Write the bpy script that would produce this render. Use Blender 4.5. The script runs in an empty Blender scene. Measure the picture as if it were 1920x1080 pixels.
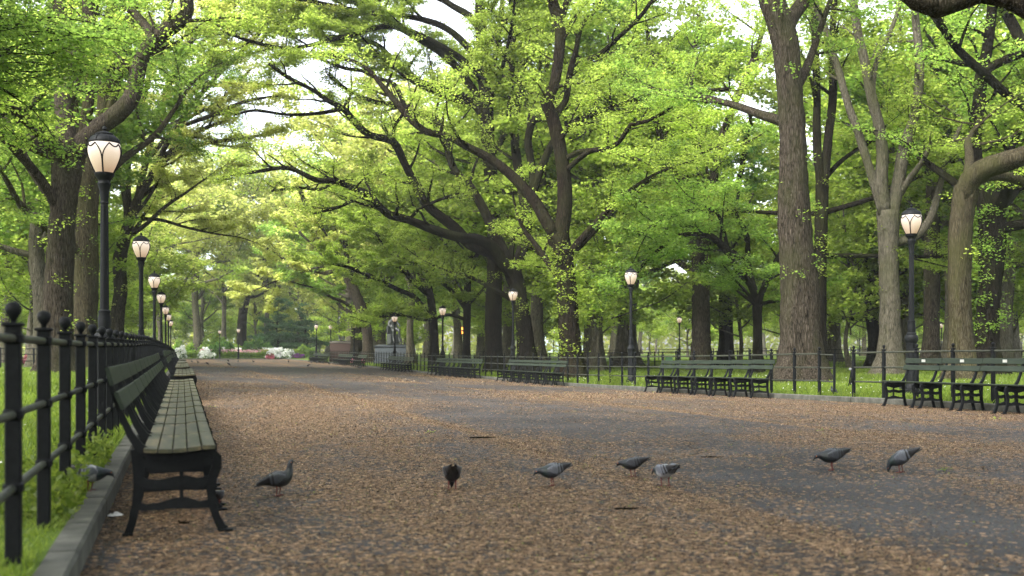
import bpy, math, random
import numpy as np
from mathutils import Vector, Matrix
R_ = math.radians
C = bpy.context.scene.collection
S = bpy.context.scene
# ------------------------------------------------------------------ camera, world, sun, exposure
F = 2000.0                      # focal length in pixels of the 1920 wide photograph
HZ = 660.0
TH = math.atan(618.0 / F)       # the path runs along +Y; the camera is turned to the right of it
CT, ST = math.cos(TH), math.sin(TH)
CAMZ = 1.0
cd = bpy.data.cameras.new('camera'); cam = bpy.data.objects.new('camera', cd); C.objects.link(cam)
cam.location = (0, 0, CAMZ); cam.rotation_euler = (math.pi/2, 0, -TH)
cd.sensor_width = 36; cd.lens = 37.5; cd.shift_y = 0.0625
cd.clip_start = 0.05; cd.clip_end = 3000
cd.dof.use_dof = True; cd.dof.focus_distance = 19.0; cd.dof.aperture_fstop = 2.3
S.camera = cam
SUN_EL, SUN_AZ = 48.0, 240.0     # azimuth measured from +Y clockwise
w = bpy.data.worlds.new('World'); S.world = w; w.use_nodes = True
nt = w.node_tree
bg = nt.nodes.get('Background') or nt.nodes.new('ShaderNodeBackground')
wo = nt.nodes.get('World Output') or nt.nodes.new('ShaderNodeOutputWorld')
sky = nt.nodes.new('ShaderNodeTexSky'); sky.sky_type = 'NISHITA'; sky.sun_disc = False
sky.sun_elevation = R_(SUN_EL); sky.sun_rotation = R_(SUN_AZ)
sky.air_density = 1.0; sky.dust_density = 3.0; sky.ozone_density = 1.0
bg.inputs[1].default_value = 0.15
hz_ = nt.nodes.new('ShaderNodeHueSaturation'); hz_.inputs['Saturation'].default_value = .30
nt.links.new(sky.outputs[0], hz_.inputs['Color']); nt.links.new(hz_.outputs[0], bg.inputs[0]); nt.links.new(bg.outputs[0], wo.inputs[0])
sl = bpy.data.lights.new('sun', 'SUN'); sun = bpy.data.objects.new('sun', sl); C.objects.link(sun)
sl.energy = 2.1; sl.angle = R_(35); sl.color = (1.0, 0.97, 0.92)
sd = Vector((math.sin(R_(SUN_AZ))*math.cos(R_(SUN_EL)), math.cos(R_(SUN_AZ))*math.cos(R_(SUN_EL)), math.sin(R_(SUN_EL))))
sun.rotation_euler = sd.to_track_quat('Z', 'Y').to_euler(); sun.location = (0, 0, 40)
S.view_settings.view_transform = 'Standard'; S.view_settings.look = 'None'
S.view_settings.exposure = 2.25; S.view_settings.gamma = 1
cy = S.cycles
cy.max_bounces = 10; cy.diffuse_bounces = 8; cy.glossy_bounces = 2; cy.transmission_bounces = 5
cy.transparent_max_bounces = 8; cy.volume_bounces = 0
cy.sample_clamp_indirect = 6; cy.caustics_reflective = False; cy.caustics_refractive = False
try:
    cy.use_denoising = True; cy.denoiser = 'OPENIMAGEDENOISE'
except Exception: pass

rnd = random.Random(7)
nrs = np.random.RandomState(11)

def W(px, py, D):
    """point seen at pixel px,py of the photo when it stands D metres in front of the camera"""
    X = (px-960.0)/F*D; Z = CAMZ-(py-HZ)/F*D
    return np.array((X*CT+D*ST, -X*ST+D*CT, Z))
def yz(x, D): return (D-x*ST)/CT

# ------------------------------------------------------------------ terrain
def _lerp(y, pts): return np.interp(y, [p[0] for p in pts], [p[1] for p in pts])
GL = [(-20,0),(8,0),(17,.05),(22,.11),(35,.13),(60,.10),(100,0),(150,0),(260,.4),(900,2)]
GR = [(-20,0),(10,0),(18,-.05),(25,-.15),(37,-.27),(60,-.27),(100,-.08),(150,0),(260,.4),(900,2)]
def gz(x, y):
    t = np.clip(np.asarray(x)/13.9, 0, 1)
    return _lerp(y, GL)*(1-t)+_lerp(y, GR)*t
def lawnz(x, y):
    d = np.where(np.asarray(x) > 6, np.asarray(x)-13.7, -.58-np.asarray(x))
    d = np.clip(d, 0, 40)
    return gz(x, y)+.105+.012*d
def ground_at(px, py, lawn=False):
    """world point of the ground seen at a pixel"""
    D = F*CAMZ/(py-HZ)
    for _ in range(12):
        p = W(px, py, D); g = float(lawnz(p[0], p[1]) if lawn else gz(p[0], p[1]))
        D = F*(CAMZ-g)/(py-HZ)
    return W(px, py, D)

# ------------------------------------------------------------------ helpers
def vnoise(x, y, seed=0):
    x = np.asarray(x, float); y = np.asarray(y, float)
    xi = np.floor(x).astype(np.int64); yi = np.floor(y).astype(np.int64); fx = x-xi; fy = y-yi
    def h(a, b):
        n = (a*374761393+b*668265263+seed*974634777) & 0x7fffffff
        n = ((n ^ (n >> 13))*1274126177) & 0x7fffffff
        return ((n ^ (n >> 16)) & 0xffff)/65535.0
    sx = fx*fx*(3-2*fx); sy = fy*fy*(3-2*fy)
    return (h(xi,yi)*(1-sx)+h(xi+1,yi)*sx)*(1-sy)+(h(xi,yi+1)*(1-sx)+h(xi+1,yi+1)*sx)*sy
def fbm(x, y, seed=0, o=4):
    s = 0; a = .5; t = 0
    for k in range(o):
        s = s+a*vnoise(x*2**k, y*2**k, seed+k*17); t += a; a *= .5
    return s/t

def np_mesh(name, V, Q, smooth=False):
    V = np.asarray(V, np.float32); Q = np.asarray(Q, np.int32); k = Q.shape[1]
    me = bpy.data.meshes.new(name)
    me.vertices.add(len(V)); me.vertices.foreach_set('co', V.ravel())
    me.loops.add(Q.size); me.loops.foreach_set('vertex_index', Q.ravel())
    me.polygons.add(len(Q)); me.polygons.foreach_set('loop_start', np.arange(0, Q.size, k, dtype=np.int32))
    if smooth: me.polygons.foreach_set('use_smooth', np.ones(len(Q), bool))
    me.update(calc_edges=True)
    return me

class MB:
    """collects shapes into one mesh"""
    def __init__(s): s.v = []; s.f = []; s.n = 0
    def add(s, V, Fs):
        s.v.extend([tuple(map(float, p)) for p in V]); s.f.extend([tuple(int(i)+s.n for i in f) for f in Fs]); s.n += len(V)
    def box(s, c, d, rz=0, bev=0.0):
        hx, hy, hz = d[0]/2, d[1]/2, d[2]/2
        cz, sz = math.cos(rz), math.sin(rz)
        if bev <= 0:
            P = [(x, y, z) for z in (-hz, hz) for x, y in ((-hx,-hy),(hx,-hy),(hx,hy),(-hx,hy))]
            Fs = [(0,3,2,1),(4,5,6,7),(0,1,5,4),(1,2,6,5),(2,3,7,6),(3,0,4,7)]
        else:
            b = min(bev, hx*.9, hy*.9, hz*.9); P = []; 
            for z, k in ((-hz, 1), (-hz+b, 0), (hz-b, 0), (hz, 1)):
                ax, ay = hx-b*k, hy-b*k; bb = b
                for x, y in ((-ax+bb,-ay),(ax-bb,-ay),(ax,-ay+bb),(ax,ay-bb),(ax-bb,ay),(-ax+bb,ay),(-ax,ay-bb),(-ax,-ay+bb)):
                    P.append((x, y, z))
            Fs = [tuple(range(7,-1,-1)), tuple(range(24,32))]
            for r in range(3):
                for i in range(8):
                    j = (i+1) % 8; Fs.append((r*8+i, r*8+j, (r+1)*8+j, (r+1)*8+i))
        s.add([(c[0]+x*cz-y*sz, c[1]+x*sz+y*cz, c[2]+z) for x, y, z in P], Fs)
    def lathe(s, prof, n=16, c=(0,0,0), sx=1, sy=1, caps=True, rot=0):
        V = []; Fs = []
        for r, z in prof:
            for i in range(n):
                a = 2*math.pi*i/n+rot; V.append((c[0]+r*math.cos(a)*sx, c[1]+r*math.sin(a)*sy, c[2]+z))
        for k in range(len(prof)-1):
            for i in range(n):
                j = (i+1) % n; Fs.append((k*n+i, k*n+j, (k+1)*n+j, (k+1)*n+i))
        if caps: Fs.append(tuple(range(n-1,-1,-1))); Fs.append(tuple(range((len(prof)-1)*n, len(prof)*n)))
        s.add(V, Fs)
    def tube(s, pts, rad, n=8, caps=True):
        V, Q = tube_np(np.array(pts, float), np.array([rad]*len(pts) if np.isscalar(rad) else rad, float), n)
        Fs = [tuple(q) for q in Q]
        if caps: Fs.append(tuple(range(n-1,-1,-1))); Fs.append(tuple(range(len(V)-n, len(V))))
        s.add(V, Fs)
    def ribbon(s, pts, wid, th, y0):
        """bar cast in the local x-z plane along pts, wid wide, th thick in y, centred at y0"""
        pts = np.array(pts, float); m = len(pts); wid = [wid]*m if np.isscalar(wid) else wid
        V = []
        for i in range(m):
            t = pts[min(i+1, m-1)]-pts[max(i-1, 0)]; t /= np.linalg.norm(t); nn = np.array((-t[1], t[0])); h = wid[i]/2
            a = pts[i]+nn*h; b = pts[i]-nn*h
            k = .72
            V += [(a[0],y0-th/2*k,a[1]),(a[0],y0+th/2*k,a[1]),(b[0],y0+th/2,b[1]),(b[0],y0-th/2,b[1])]
        Fs = [(3,2,1,0), (m*4-4,m*4-3,m*4-2,m*4-1)]
        for i in range(m-1):
            for j in range(4):
                l = (j+1) % 4; Fs.append((i*4+j, i*4+l, i*4+4+l, i*4+4+j))
        s.add(V, Fs)
    def sphere(s, c, r, n=12, m=8, sc=(1,1,1)):
        prof = []
        V = []; Fs = []
        for i in range(m+1):
            ph = math.pi*i/m; rr = max(math.sin(ph), .02)*r
            for j in range(n):
                a = 2*math.pi*j/n; V.append((c[0]+rr*math.cos(a)*sc[0], c[1]+rr*math.sin(a)*sc[1], c[2]-math.cos(ph)*r*sc[2]))
        for i in range(m):
            for j in range(n):
                l = (j+1) % n; Fs.append((i*n+j, i*n+l, (i+1)*n+l, (i+1)*n+j))
        s.add(V, Fs)
    def mesh(s, name, smooth=True, angle=40):
        me = bpy.data.meshes.new(name); me.from_pydata(s.v, [], s.f); me.update()
        if smooth:
            me.polygons.foreach_set('use_smooth', [True]*len(me.polygons))
            try: me.set_sharp_from_angle(angle=R_(angle))
            except Exception: pass
        return me
    def build(s, name, mat, parent=None, smooth=True, angle=40):
        return ob(name, s.mesh(name, smooth, angle), mat, parent)

def tube_np(P, rad, n=8, lobes=None):
    m = len(P); T = np.empty_like(P)
    T[1:-1] = P[2:]-P[:-2]; T[0] = P[1]-P[0]; T[-1] = P[-1]-P[-2]
    T /= (np.linalg.norm(T, axis=1)[:, None]+1e-9)
    up = np.array((0,0,1.)) if abs(T[0][2]) < .8 else np.array((1.,0,0))
    U = np.empty_like(P); u = np.cross(T[0], up); u /= np.linalg.norm(u)
    for i in range(m):
        u = u-T[i]*np.dot(u, T[i]); u /= (np.linalg.norm(u)+1e-9); U[i] = u
    B = np.cross(T, U)
    a = np.arange(n)*2*math.pi/n
    rr = rad[:, None]*np.ones((1, n))
    if lobes is not None: rr = rr*lobes
    V = P[:, None, :]+rr[:, :, None]*(np.cos(a)[None, :, None]*U[:, None, :]+np.sin(a)[None, :, None]*B[:, None, :])
    i = np.arange(m-1)[:, None]*n; j = np.arange(n)[None, :]; k = (j+1) % n
    Q = np.stack([i+j, i+k, i+n+k, i+n+j], -1).reshape(-1, 4)
    return V.reshape(-1, 3), Q

def ob(name, me, mat=None, parent=None, loc=None):
    o = bpy.data.objects.new(name, me); C.objects.link(o)
    if mat is not None:
        for m_ in (mat if isinstance(mat, (list, tuple)) else [mat]):
            if me is not None and len(me.materials) < (len(mat) if isinstance(mat, (list, tuple)) else 1): me.materials.append(m_)
    if parent: o.parent = parent
    if loc is not None: o.location = loc
    return o
def tag(o, label, cat, group=None):
    o['label'] = label; o['category'] = cat
    if group: o['group'] = group
    return o
def thing(name, label, cat, loc=(0,0,0), rz=0, group=None):
    o = bpy.data.objects.new(name, None); C.objects.link(o); o.empty_display_size = .2
    o.location = [float(v) for v in loc]; o.rotation_euler = (0, 0, rz)
    return tag(o, label, cat, group)
def struct(o): o['kind'] = 'structure'; return o
def stuff(o, label, cat): tag(o, label, cat); o['kind'] = 'stuff'; return o
KIDS = {}
def kids(o): return [c for c in bpy.data.objects if c.parent == o]
def dup(o, loc=None, rz=None, label=None, group=None, scale=None, tree=None):
    """copy a thing with its parts and sub-parts"""
    tree = tree or snapshot(o)
    def rec(node, par):
        c = node[0].copy(); C.objects.link(c)
        if par is not None: c.parent = par
        for ch in node[1]: rec(ch, c)
        return c
    r = rec(tree, None)
    if loc is not None: r.location = [float(v) for v in loc]
    if rz is not None: r.rotation_euler = (0, 0, rz)
    if label: r['label'] = label
    if group: r['group'] = group
    if scale: r.scale = (scale,)*3 if np.isscalar(scale) else scale
    return r
def snapshot(o): return (o, [snapshot(c) for c in kids(o)])

# ------------------------------------------------------------------ materials
def newmat(name):
    m = bpy.data.materials.new(name); m.use_nodes = True; t = m.node_tree; t.nodes.clear()
    out = t.nodes.new('ShaderNodeOutputMaterial'); return m, t, out
def N(t, kind, **kw):
    n = t.nodes.new(kind)
    for k, v in kw.items():
        if k.startswith('i_'):
            key = k[2:]; key = int(key) if key.isdigit() else key
            n.inputs[key].default_value = v
        else: setattr(n, k, v)
    return n
def ramp(t, src, stops, interp='LINEAR'):
    r = t.nodes.new('ShaderNodeValToRGB'); r.color_ramp.interpolation = interp
    e = r.color_ramp.elements
    while len(e) > 1: e.remove(e[0])
    e[0].position = stops[0][0]; c = stops[0][1]; e[0].color = (*c, 1) if len(c) == 3 else c
    for p, c in stops[1:]:
        q = e.new(p); q.color = (*c, 1) if len(c) == 3 else c
    if src is not None: t.links.new(src, r.inputs[0])
    return r
def coords(t, scale=(1,1,1), kind='Object'):
    tc = t.nodes.new('ShaderNodeTexCoord'); mp = t.nodes.new('ShaderNodeMapping'); mp.inputs['Scale'].default_value = scale
    t.links.new(tc.outputs[kind], mp.inputs[0]); return mp.outputs[0]
def pbr(t, out, **kw):
    b = t.nodes.new('ShaderNodeBsdfPrincipled')
    for k, v in kw.items():
        key = k.replace('_', ' ')
        if hasattr(v, 'is_linked') or isinstance(v, bpy.types.NodeSocket): t.links.new(v, b.inputs[key])
        else: b.inputs[key].default_value = v
    t.links.new(b.outputs[0], out.inputs[0]); return b
def bump(t, h, strength=.4, dist=.01):
    b = t.nodes.new('ShaderNodeBump'); b.inputs['Strength'].default_value = strength; b.inputs['Distance'].default_value = dist
    t.links.new(h, b.inputs['Height']); return b.outputs[0]
def noise_mat(name, stops, scale=(8,8,8), rough=.7, detail=6, bs=.3, bd=.01, nscale=1.0, spec=.3, distort=0.0, kind='Object'):
    m, t, out = newmat(name)
    v = coords(t, scale, kind)
    n = N(t, 'ShaderNodeTexNoise'); n.inputs['Scale'].default_value = nscale; n.inputs['Detail'].default_value = detail
    n.inputs['Roughness'].default_value = .65; n.inputs['Distortion'].default_value = distort
    t.links.new(v, n.inputs['Vector'])
    r = ramp(t, n.outputs[0], stops)
    b = pbr(t, out, Base_Color=r.outputs[0], Roughness=rough, Normal=bump(t, n.outputs[0], bs, bd))
    b.inputs['Specular IOR Level'].default_value = spec
    return m
def flat(name, col, rough=.6, spec=.3, metal=0):
    m, t, out = newmat(name); b = pbr(t, out, Base_Color=(*col, 1), Roughness=rough, Metallic=metal); b.inputs['Specular IOR Level'].default_value = spec; return m

def leaf_mat(name, c1, c2, c3, trans=.64, objvar=.25):
    """thin leaf: reflects and lets light through; colour varies leaf by leaf and tree by tree"""
    m, t, out = newmat(name)
    g = N(t, 'ShaderNodeNewGeometry')
    r = ramp(t, g.outputs['Random Per Island'], [(0, c1), (.5, c2), (1, c3)])
    tc = coords(t, (.35,.35,.5))
    n = N(t, 'ShaderNodeTexNoise'); n.inputs['Scale'].default_value = 1; n.inputs['Detail'].default_value = 3; t.links.new(tc, n.inputs['Vector'])
    mr = N(t, 'ShaderNodeMapRange'); mr.inputs[1].default_value = .3; mr.inputs[2].default_value = .7; mr.inputs[3].default_value = .72; mr.inputs[4].default_value = 1.3
    t.links.new(n.outputs[0], mr.inputs[0])
    oi = N(t, 'ShaderNodeObjectInfo')
    mo = N(t, 'ShaderNodeMapRange'); mo.inputs[3].default_value = 1-objvar; mo.inputs[4].default_value = 1+objvar
    t.links.new(oi.outputs['Random'], mo.inputs[0])
    mu = N(t, 'ShaderNodeMath', operation='MULTIPLY'); t.links.new(mr.outputs[0], mu.inputs[0]); t.links.new(mo.outputs[0], mu.inputs[1])
    hs = N(t, 'ShaderNodeHueSaturation'); t.links.new(r.outputs[0], hs.inputs['Color']); t.links.new(mu.outputs[0], hs.inputs['Value'])
    d = N(t, 'ShaderNodeBsdfDiffuse'); t.links.new(hs.outputs[0], d.inputs[0])
    h2 = N(t, 'ShaderNodeHueSaturation'); h2.inputs['Value'].default_value = 2.9; h2.inputs['Saturation'].default_value = 1.0; h2.inputs['Hue'].default_value = .496
    t.links.new(hs.outputs[0], h2.inputs['Color'])
    tr = N(t, 'ShaderNodeBsdfTranslucent'); t.links.new(h2.outputs[0], tr.inputs[0])
    mx = N(t, 'ShaderNodeMixShader'); mx.inputs[0].default_value = trans; t.links.new(d.outputs[0], mx.inputs[1]); t.links.new(tr.outputs[0], mx.inputs[2])
    gl = N(t, 'ShaderNodeBsdfGlossy'); gl.inputs[0].default_value = (1,1,1,1); gl.inputs['Roughness'].default_value = .45
    m2 = N(t, 'ShaderNodeMixShader'); m2.inputs[0].default_value = .01; t.links.new(mx.outputs[0], m2.inputs[1]); t.links.new(gl.outputs[0], m2.inputs[2])
    t.links.new(m2.outputs[0], out.inputs[0]); return m

def bark_mat(name, dark, mid, light, moss=(.038,.044,.014), mossamt=.35):
    m, t, out = newmat(name)
    v = coords(t, (13,13,1.9))
    n = N(t, 'ShaderNodeTexNoise'); n.inputs['Scale'].default_value = 1.0; n.inputs['Detail'].default_value = 7; n.inputs['Roughness'].default_value = .7; n.inputs['Distortion'].default_value = .8
    t.links.new(v, n.inputs['Vector'])
    vo = N(t, 'ShaderNodeTexVoronoi'); vo.feature = 'DISTANCE_TO_EDGE'; vo.inputs['Scale'].default_value = 1.6
    add = N(t, 'ShaderNodeVectorMath', operation='ADD'); t.links.new(v, add.inputs[0]); t.links.new(n.outputs[1], add.inputs[1]); t.links.new(add.outputs[0], vo.inputs['Vector'])
    mm = N(t, 'ShaderNodeMath', operation='MULTIPLY_ADD'); mm.inputs[1].default_value = 1.2; t.links.new(vo.outputs[0], mm.inputs[0]); t.links.new(n.outputs[0], mm.inputs[2])
    r = ramp(t, mm.outputs[0], [(.42, dark), (.60, mid), (.95, light)])
    v2 = coords(t, (1.1,1.1,.5)); n2 = N(t, 'ShaderNodeTexNoise'); n2.inputs['Scale'].default_value = 1; n2.inputs['Detail'].default_value = 5; t.links.new(v2, n2.inputs['Vector'])
    r2 = ramp(t, n2.outputs[0], [(.45, (0,0,0)), (.65, (mossamt,)*3)])
    mx = N(t, 'ShaderNodeMix'); mx.data_type = 'RGBA'; t.links.new(r2.outputs[0], mx.inputs[0]); t.links.new(r.outputs[0], mx.inputs[6]); mx.inputs[7].default_value = (*moss, 1)
    b = pbr(t, out, Base_Color=mx.outputs[2], Roughness=.9, Normal=bump(t, mm.outputs[0], 1.0, .09)); b.inputs['Specular IOR Level'].default_value = .03
    return m

M = {}
M['iron'] = noise_mat('black painted iron', [(.3,(.004,.0045,.005)),(.7,(.009,.010,.011))], (30,30,30), .55, 4, .25, .002, spec=.09)
M['rail'] = noise_mat('worn rail paint', [(.3,(.012,.014,.012)),(.7,(.05,.053,.038))], (14,14,14), .5, 4, .2, .002, spec=.15)
M['slat'] = noise_mat('dark green bench paint', [(.3,(.009,.014,.010)),(.65,(.021,.028,.019)),(.8,(.05,.052,.036))], (22,3,22), .55, 6, .3, .002, spec=.13)
M['seatslat'] = noise_mat('worn sky lit seat paint', [(.3,(.022,.026,.018)),(.48,(.048,.048,.031)),(.66,(.12,.095,.055))], (9,2.2,9), .5, 7, .3, .002, spec=.13)  # tan tone mixes wear with sky reflection put into the colour
M['seatdark'] = noise_mat('green seat paint', [(.3,(.010,.016,.011)),(.7,(.026,.032,.021))], (22,3,22), .5, 6, .3, .002, spec=.13)
M['plaque'] = flat('plaque', (.5,.5,.46), .35, .5, .6)
M['kerb'] = noise_mat('kerb stone', [(.25,(.018,.020,.014)),(.5,(.05,.05,.04)),(.75,(.105,.102,.085))], (5,5,5), .85, 8, .5, .01)
M['bark'] = bark_mat('grey brown elm bark', (.005,.004,.003), (.034,.028,.020), (.086,.071,.054), mossamt=.4)
M['bark_mid'] = bark_mat('brown elm bark', (.003,.0025,.002), (.013,.010,.007), (.034,.026,.018), mossamt=.35)
M['bark_dark'] = bark_mat('dark elm bark', (.002,.0018,.0015), (.009,.0075,.005), (.022,.018,.013), mossamt=.35)  # bark colour darkened for limbs that stand against backlit leaves
M['bark_grey'] = bark_mat('smooth grey bark', (.026,.024,.017), (.085,.076,.054), (.145,.130,.098), (.075,.078,.034), .5)
M['bark_moss'] = bark_mat('mossy bark', (.012,.010,.006), (.045,.038,.022), (.088,.075,.048), (.055,.058,.018), .6)
M['lf_bright'] = leaf_mat('bright yellow green leaves', (.098,.146,.020), (.134,.182,.027), (.184,.226,.043))
M['lf_green'] = leaf_mat('fresh green leaves', (.062,.114,.018), (.091,.147,.023), (.137,.192,.034))
M['lf_deep'] = leaf_mat('deep green leaves', (.03,.072,.014), (.045,.095,.018), (.075,.13,.026))
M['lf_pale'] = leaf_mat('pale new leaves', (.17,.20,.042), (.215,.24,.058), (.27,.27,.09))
M['lf_cool'] = leaf_mat('cool green needles', (.028,.062,.024), (.042,.085,.034), (.065,.115,.045), .35)
M['white_fl'] = leaf_mat('white blossom', (.42,.42,.40), (.55,.55,.53), (.7,.7,.7), .3, .05)
M['pink_fl'] = leaf_mat('pink blossom', (.35,.08,.13), (.42,.13,.18), (.5,.2,.26), .3, .05)
M['palepink_fl'] = leaf_mat('pale pink tulips', (.36,.15,.19), (.42,.26,.28), (.5,.42,.40), .3, .05)
M['purple_fl'] = leaf_mat('purple blossom', (.12,.025,.14), (.17,.04,.19), (.22,.07,.25), .3, .05)
M['grass'] = leaf_mat('grass blades', (.050,.080,.010), (.080,.118,.013), (.125,.16,.024), .4)
M['bronze'] = noise_mat('dark bronze', [(.3,(.012,.014,.013)),(.7,(.03,.035,.034))], (6,6,6), .4, 5, .3, .01, spec=.6)
M['granite_brown'] = noise_mat('brown granite', [(.3,(.055,.033,.026)),(.7,(.09,.056,.045))], (20,20,20), .6, 6, .2, .004)
M['granite_light'] = noise_mat('pale stone', [(.3,(.16,.14,.12)),(.7,(.25,.22,.19))], (10,10,10), .7, 6, .2, .004)
M['granite_grey'] = noise_mat('blue grey granite', [(.3,(.035,.042,.05)),(.7,(.06,.07,.08))], (20,20,20), .6, 6, .2, .004)
# glass of the lit lamps
m, t, out = newmat('lit lamp glass')
tc = coords(t, (1,1,1)); sp = N(t, 'ShaderNodeSeparateXYZ'); t.links.new(tc, sp.inputs[0])
mr = N(t, 'ShaderNodeMapRange'); mr.inputs[1].default_value = 3.5; mr.inputs[2].default_value = 3.9; t.links.new(sp.outputs[2], mr.inputs[0])
r = ramp(t, mr.outputs[0], [(0,(1,.60,.34)),(.4,(1,.74,.50)),(1,(1,.86,.74))])
em = N(t, 'ShaderNodeEmission'); t.links.new(r.outputs[0], em.inputs[0])
st = N(t, 'ShaderNodeMapRange'); st.inputs[3].default_value = .08; st.inputs[4].default_value = .21; t.links.new(mr.outputs[0], st.inputs[0]); t.links.new(st.outputs[0], em.inputs[1])
pb = N(t, 'ShaderNodeBsdfPrincipled'); pb.inputs['Base Color'].default_value = (.16,.145,.12,1); pb.inputs['Roughness'].default_value = .3
ad = N(t, 'ShaderNodeAddShader'); t.links.new(em.outputs[0], ad.inputs[0]); t.links.new(pb.outputs[0], ad.inputs[1]); t.links.new(ad.outputs[0], out.inputs[0])
M['glass'] = m
m, t, out = newmat('signal light'); em = N(t, 'ShaderNodeEmission'); em.inputs[0].default_value = (1,.28,.04,1); em.inputs[1].default_value = 1.6; t.links.new(em.outputs[0], out.inputs[0]); M['orange'] = m

# asphalt with an attribute of where litter lies
m, t, out = newmat('asphalt with fallen elm seeds')
v = coords(t, (1,1,1))
na = N(t, 'ShaderNodeTexNoise'); na.inputs['Scale'].default_value = 70; na.inputs['Detail'].default_value = 5; na.inputs['Roughness'].default_value = .7; t.links.new(v, na.inputs['Vector'])
ra = ramp(t, na.outputs[0], [(.3,(.014,.0135,.0138)),(.55,(.037,.036,.037)),(.72,(.092,.089,.088))])
nb = N(t, 'ShaderNodeTexNoise'); nb.inputs['Scale'].default_value = .8; nb.inputs['Detail'].default_value = 9; t.links.new(v, nb.inputs['Vector'])
mb = N(t, 'ShaderNodeMapRange'); mb.inputs[1].default_value = .3; mb.inputs[2].default_value = .7; mb.inputs[3].default_value = .6; mb.inputs[4].default_value = 1.35; t.links.new(nb.outputs[0], mb.inputs[0])
hs = N(t, 'ShaderNodeHueSaturation'); t.links.new(ra.outputs[0], hs.inputs['Color']); t.links.new(mb.outputs[0], hs.inputs['Value'])
vo = N(t, 'ShaderNodeTexVoronoi'); vo.inputs['Scale'].default_value = 42; vo.inputs['Randomness'].default_value = 1; t.links.new(v, vo.inputs['Vector'])
sc = N(t, 'ShaderNodeSeparateColor'); t.links.new(vo.outputs['Color'], sc.inputs[0])
rl = ramp(t, sc.outputs[1], [(0,(.014,.010,.007)),(.3,(.050,.032,.019)),(.7,(.130,.082,.046)),(1,(.26,.17,.10))])
# paving joints and cracks
vc = coords(t, (.30,.16,1)); ncr = N(t, 'ShaderNodeTexNoise'); ncr.inputs['Scale'].default_value = 3; ncr.inputs['Detail'].default_value = 6; t.links.new(vc, ncr.inputs['Vector'])
vad = N(t, 'ShaderNodeVectorMath', operation='MULTIPLY_ADD'); vad.inputs[1].default_value = (.22,.22,.22); t.links.new(ncr.outputs[1], vad.inputs[0]); t.links.new(vc, vad.inputs[2])
vcr = N(t, 'ShaderNodeTexVoronoi'); vcr.feature = 'DISTANCE_TO_EDGE'; vcr.inputs['Scale'].default_value = 1.0; t.links.new(vad.outputs[0], vcr.inputs['Vector'])
rcr = ramp(t, vcr.outputs[0], [(0,(.25,.25,.25)),(.0035,(.35,.35,.35)),(.006,(1,1,1))])
mcr = N(t, 'ShaderNodeMix'); mcr.data_type = 'RGBA'; mcr.blend_type = 'MULTIPLY'; mcr.inputs[0].default_value = 1; t.links.new(hs.outputs[0], mcr.inputs[6]); t.links.new(rcr.outputs[0], mcr.inputs[7])
at = N(t, 'ShaderNodeAttribute', attribute_name='litter')
# the share of cells covered follows the attribute
lt = N(t, 'ShaderNodeMath', operation='LESS_THAN'); t.links.new(sc.outputs[0], lt.inputs[0]); t.links.new(at.outputs['Fac'], lt.inputs[1])
mx = N(t, 'ShaderNodeMix'); mx.data_type = 'RGBA'; t.links.new(lt.outputs[0], mx.inputs[0]); t.links.new(mcr.outputs[2], mx.inputs[6]); t.links.new(rl.outputs[0], mx.inputs[7])
b = pbr(t, out, Base_Color=mx.outputs[2], Roughness=.75, Normal=bump(t, na.outputs[0], .5, .004)); b.inputs['Specular IOR Level'].default_value = .10
M['asphalt'] = m
m, t, out = newmat('fallen seeds'); g = N(t, 'ShaderNodeNewGeometry')
r = ramp(t, g.outputs['Random Per Island'], [(0,(.008,.006,.004)),(.3,(.042,.026,.015)),(.6,(.115,.071,.040)),(.85,(.235,.158,.095)),(.975,(.40,.31,.21)),(.99,(.14,.18,.03)),(1,(.2,.25,.035))])
pbr(t, out, Base_Color=r.outputs[0], Roughness=.85).inputs['Specular IOR Level'].default_value = .08; M['seed'] = m
# soil / lawn sheet
M['lawn'] = noise_mat('lawn', [(.25,(.035,.055,.010)),(.5,(.06,.095,.012)),(.75,(.10,.135,.022))], (1.6,1.6,1.6), .95, 10, .6, .03, spec=.1)
M['earth'] = noise_mat('ground under the wood', [(.3,(.06,.095,.016)),(.6,(.10,.14,.024)),(.8,(.14,.17,.036))], (.25,.25,.25), .95, 8, .5, .05, spec=.1)

# ------------------------------------------------------------------ ground
def sheet(name, xs, ys, zf, mat):
    X, Y = np.meshgrid(xs, ys); Z = zf(X, Y); V = np.stack([X, Y, Z], -1).reshape(-1, 3)
    nx = len(xs); i = np.arange(len(ys)-1)[:, None]*nx; j = np.arange(nx-1)[None, :]
    Q = np.stack([i+j, i+j+1, i+nx+j+1, i+nx+j], -1).reshape(-1, 4)
    me = np_mesh(name, V, Q, True); o = ob(name, me, mat); return struct(o), X, Y
far_x = np.concatenate([np.arange(-900,-60,60), np.arange(-60,120,4), np.arange(120,1000,60)])
far_y = np.concatenate([np.arange(-60,180,4), np.arange(180,1400,60)])
sheet('ground', far_x, far_y, lambda X, Y: gz(X, Y)-.03, M['earth'])
YE = 152.0
PXL, PXR = -.44, 13.55
ys_near = np.concatenate([np.arange(-6, 40, .12), np.arange(40, YE+.01, .5)])
path, PX, PY = sheet('path', np.linspace(PXL-.02, PXR+.02, 118), ys_near, lambda X, Y: gz(X, Y), M['asphalt'])
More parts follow.
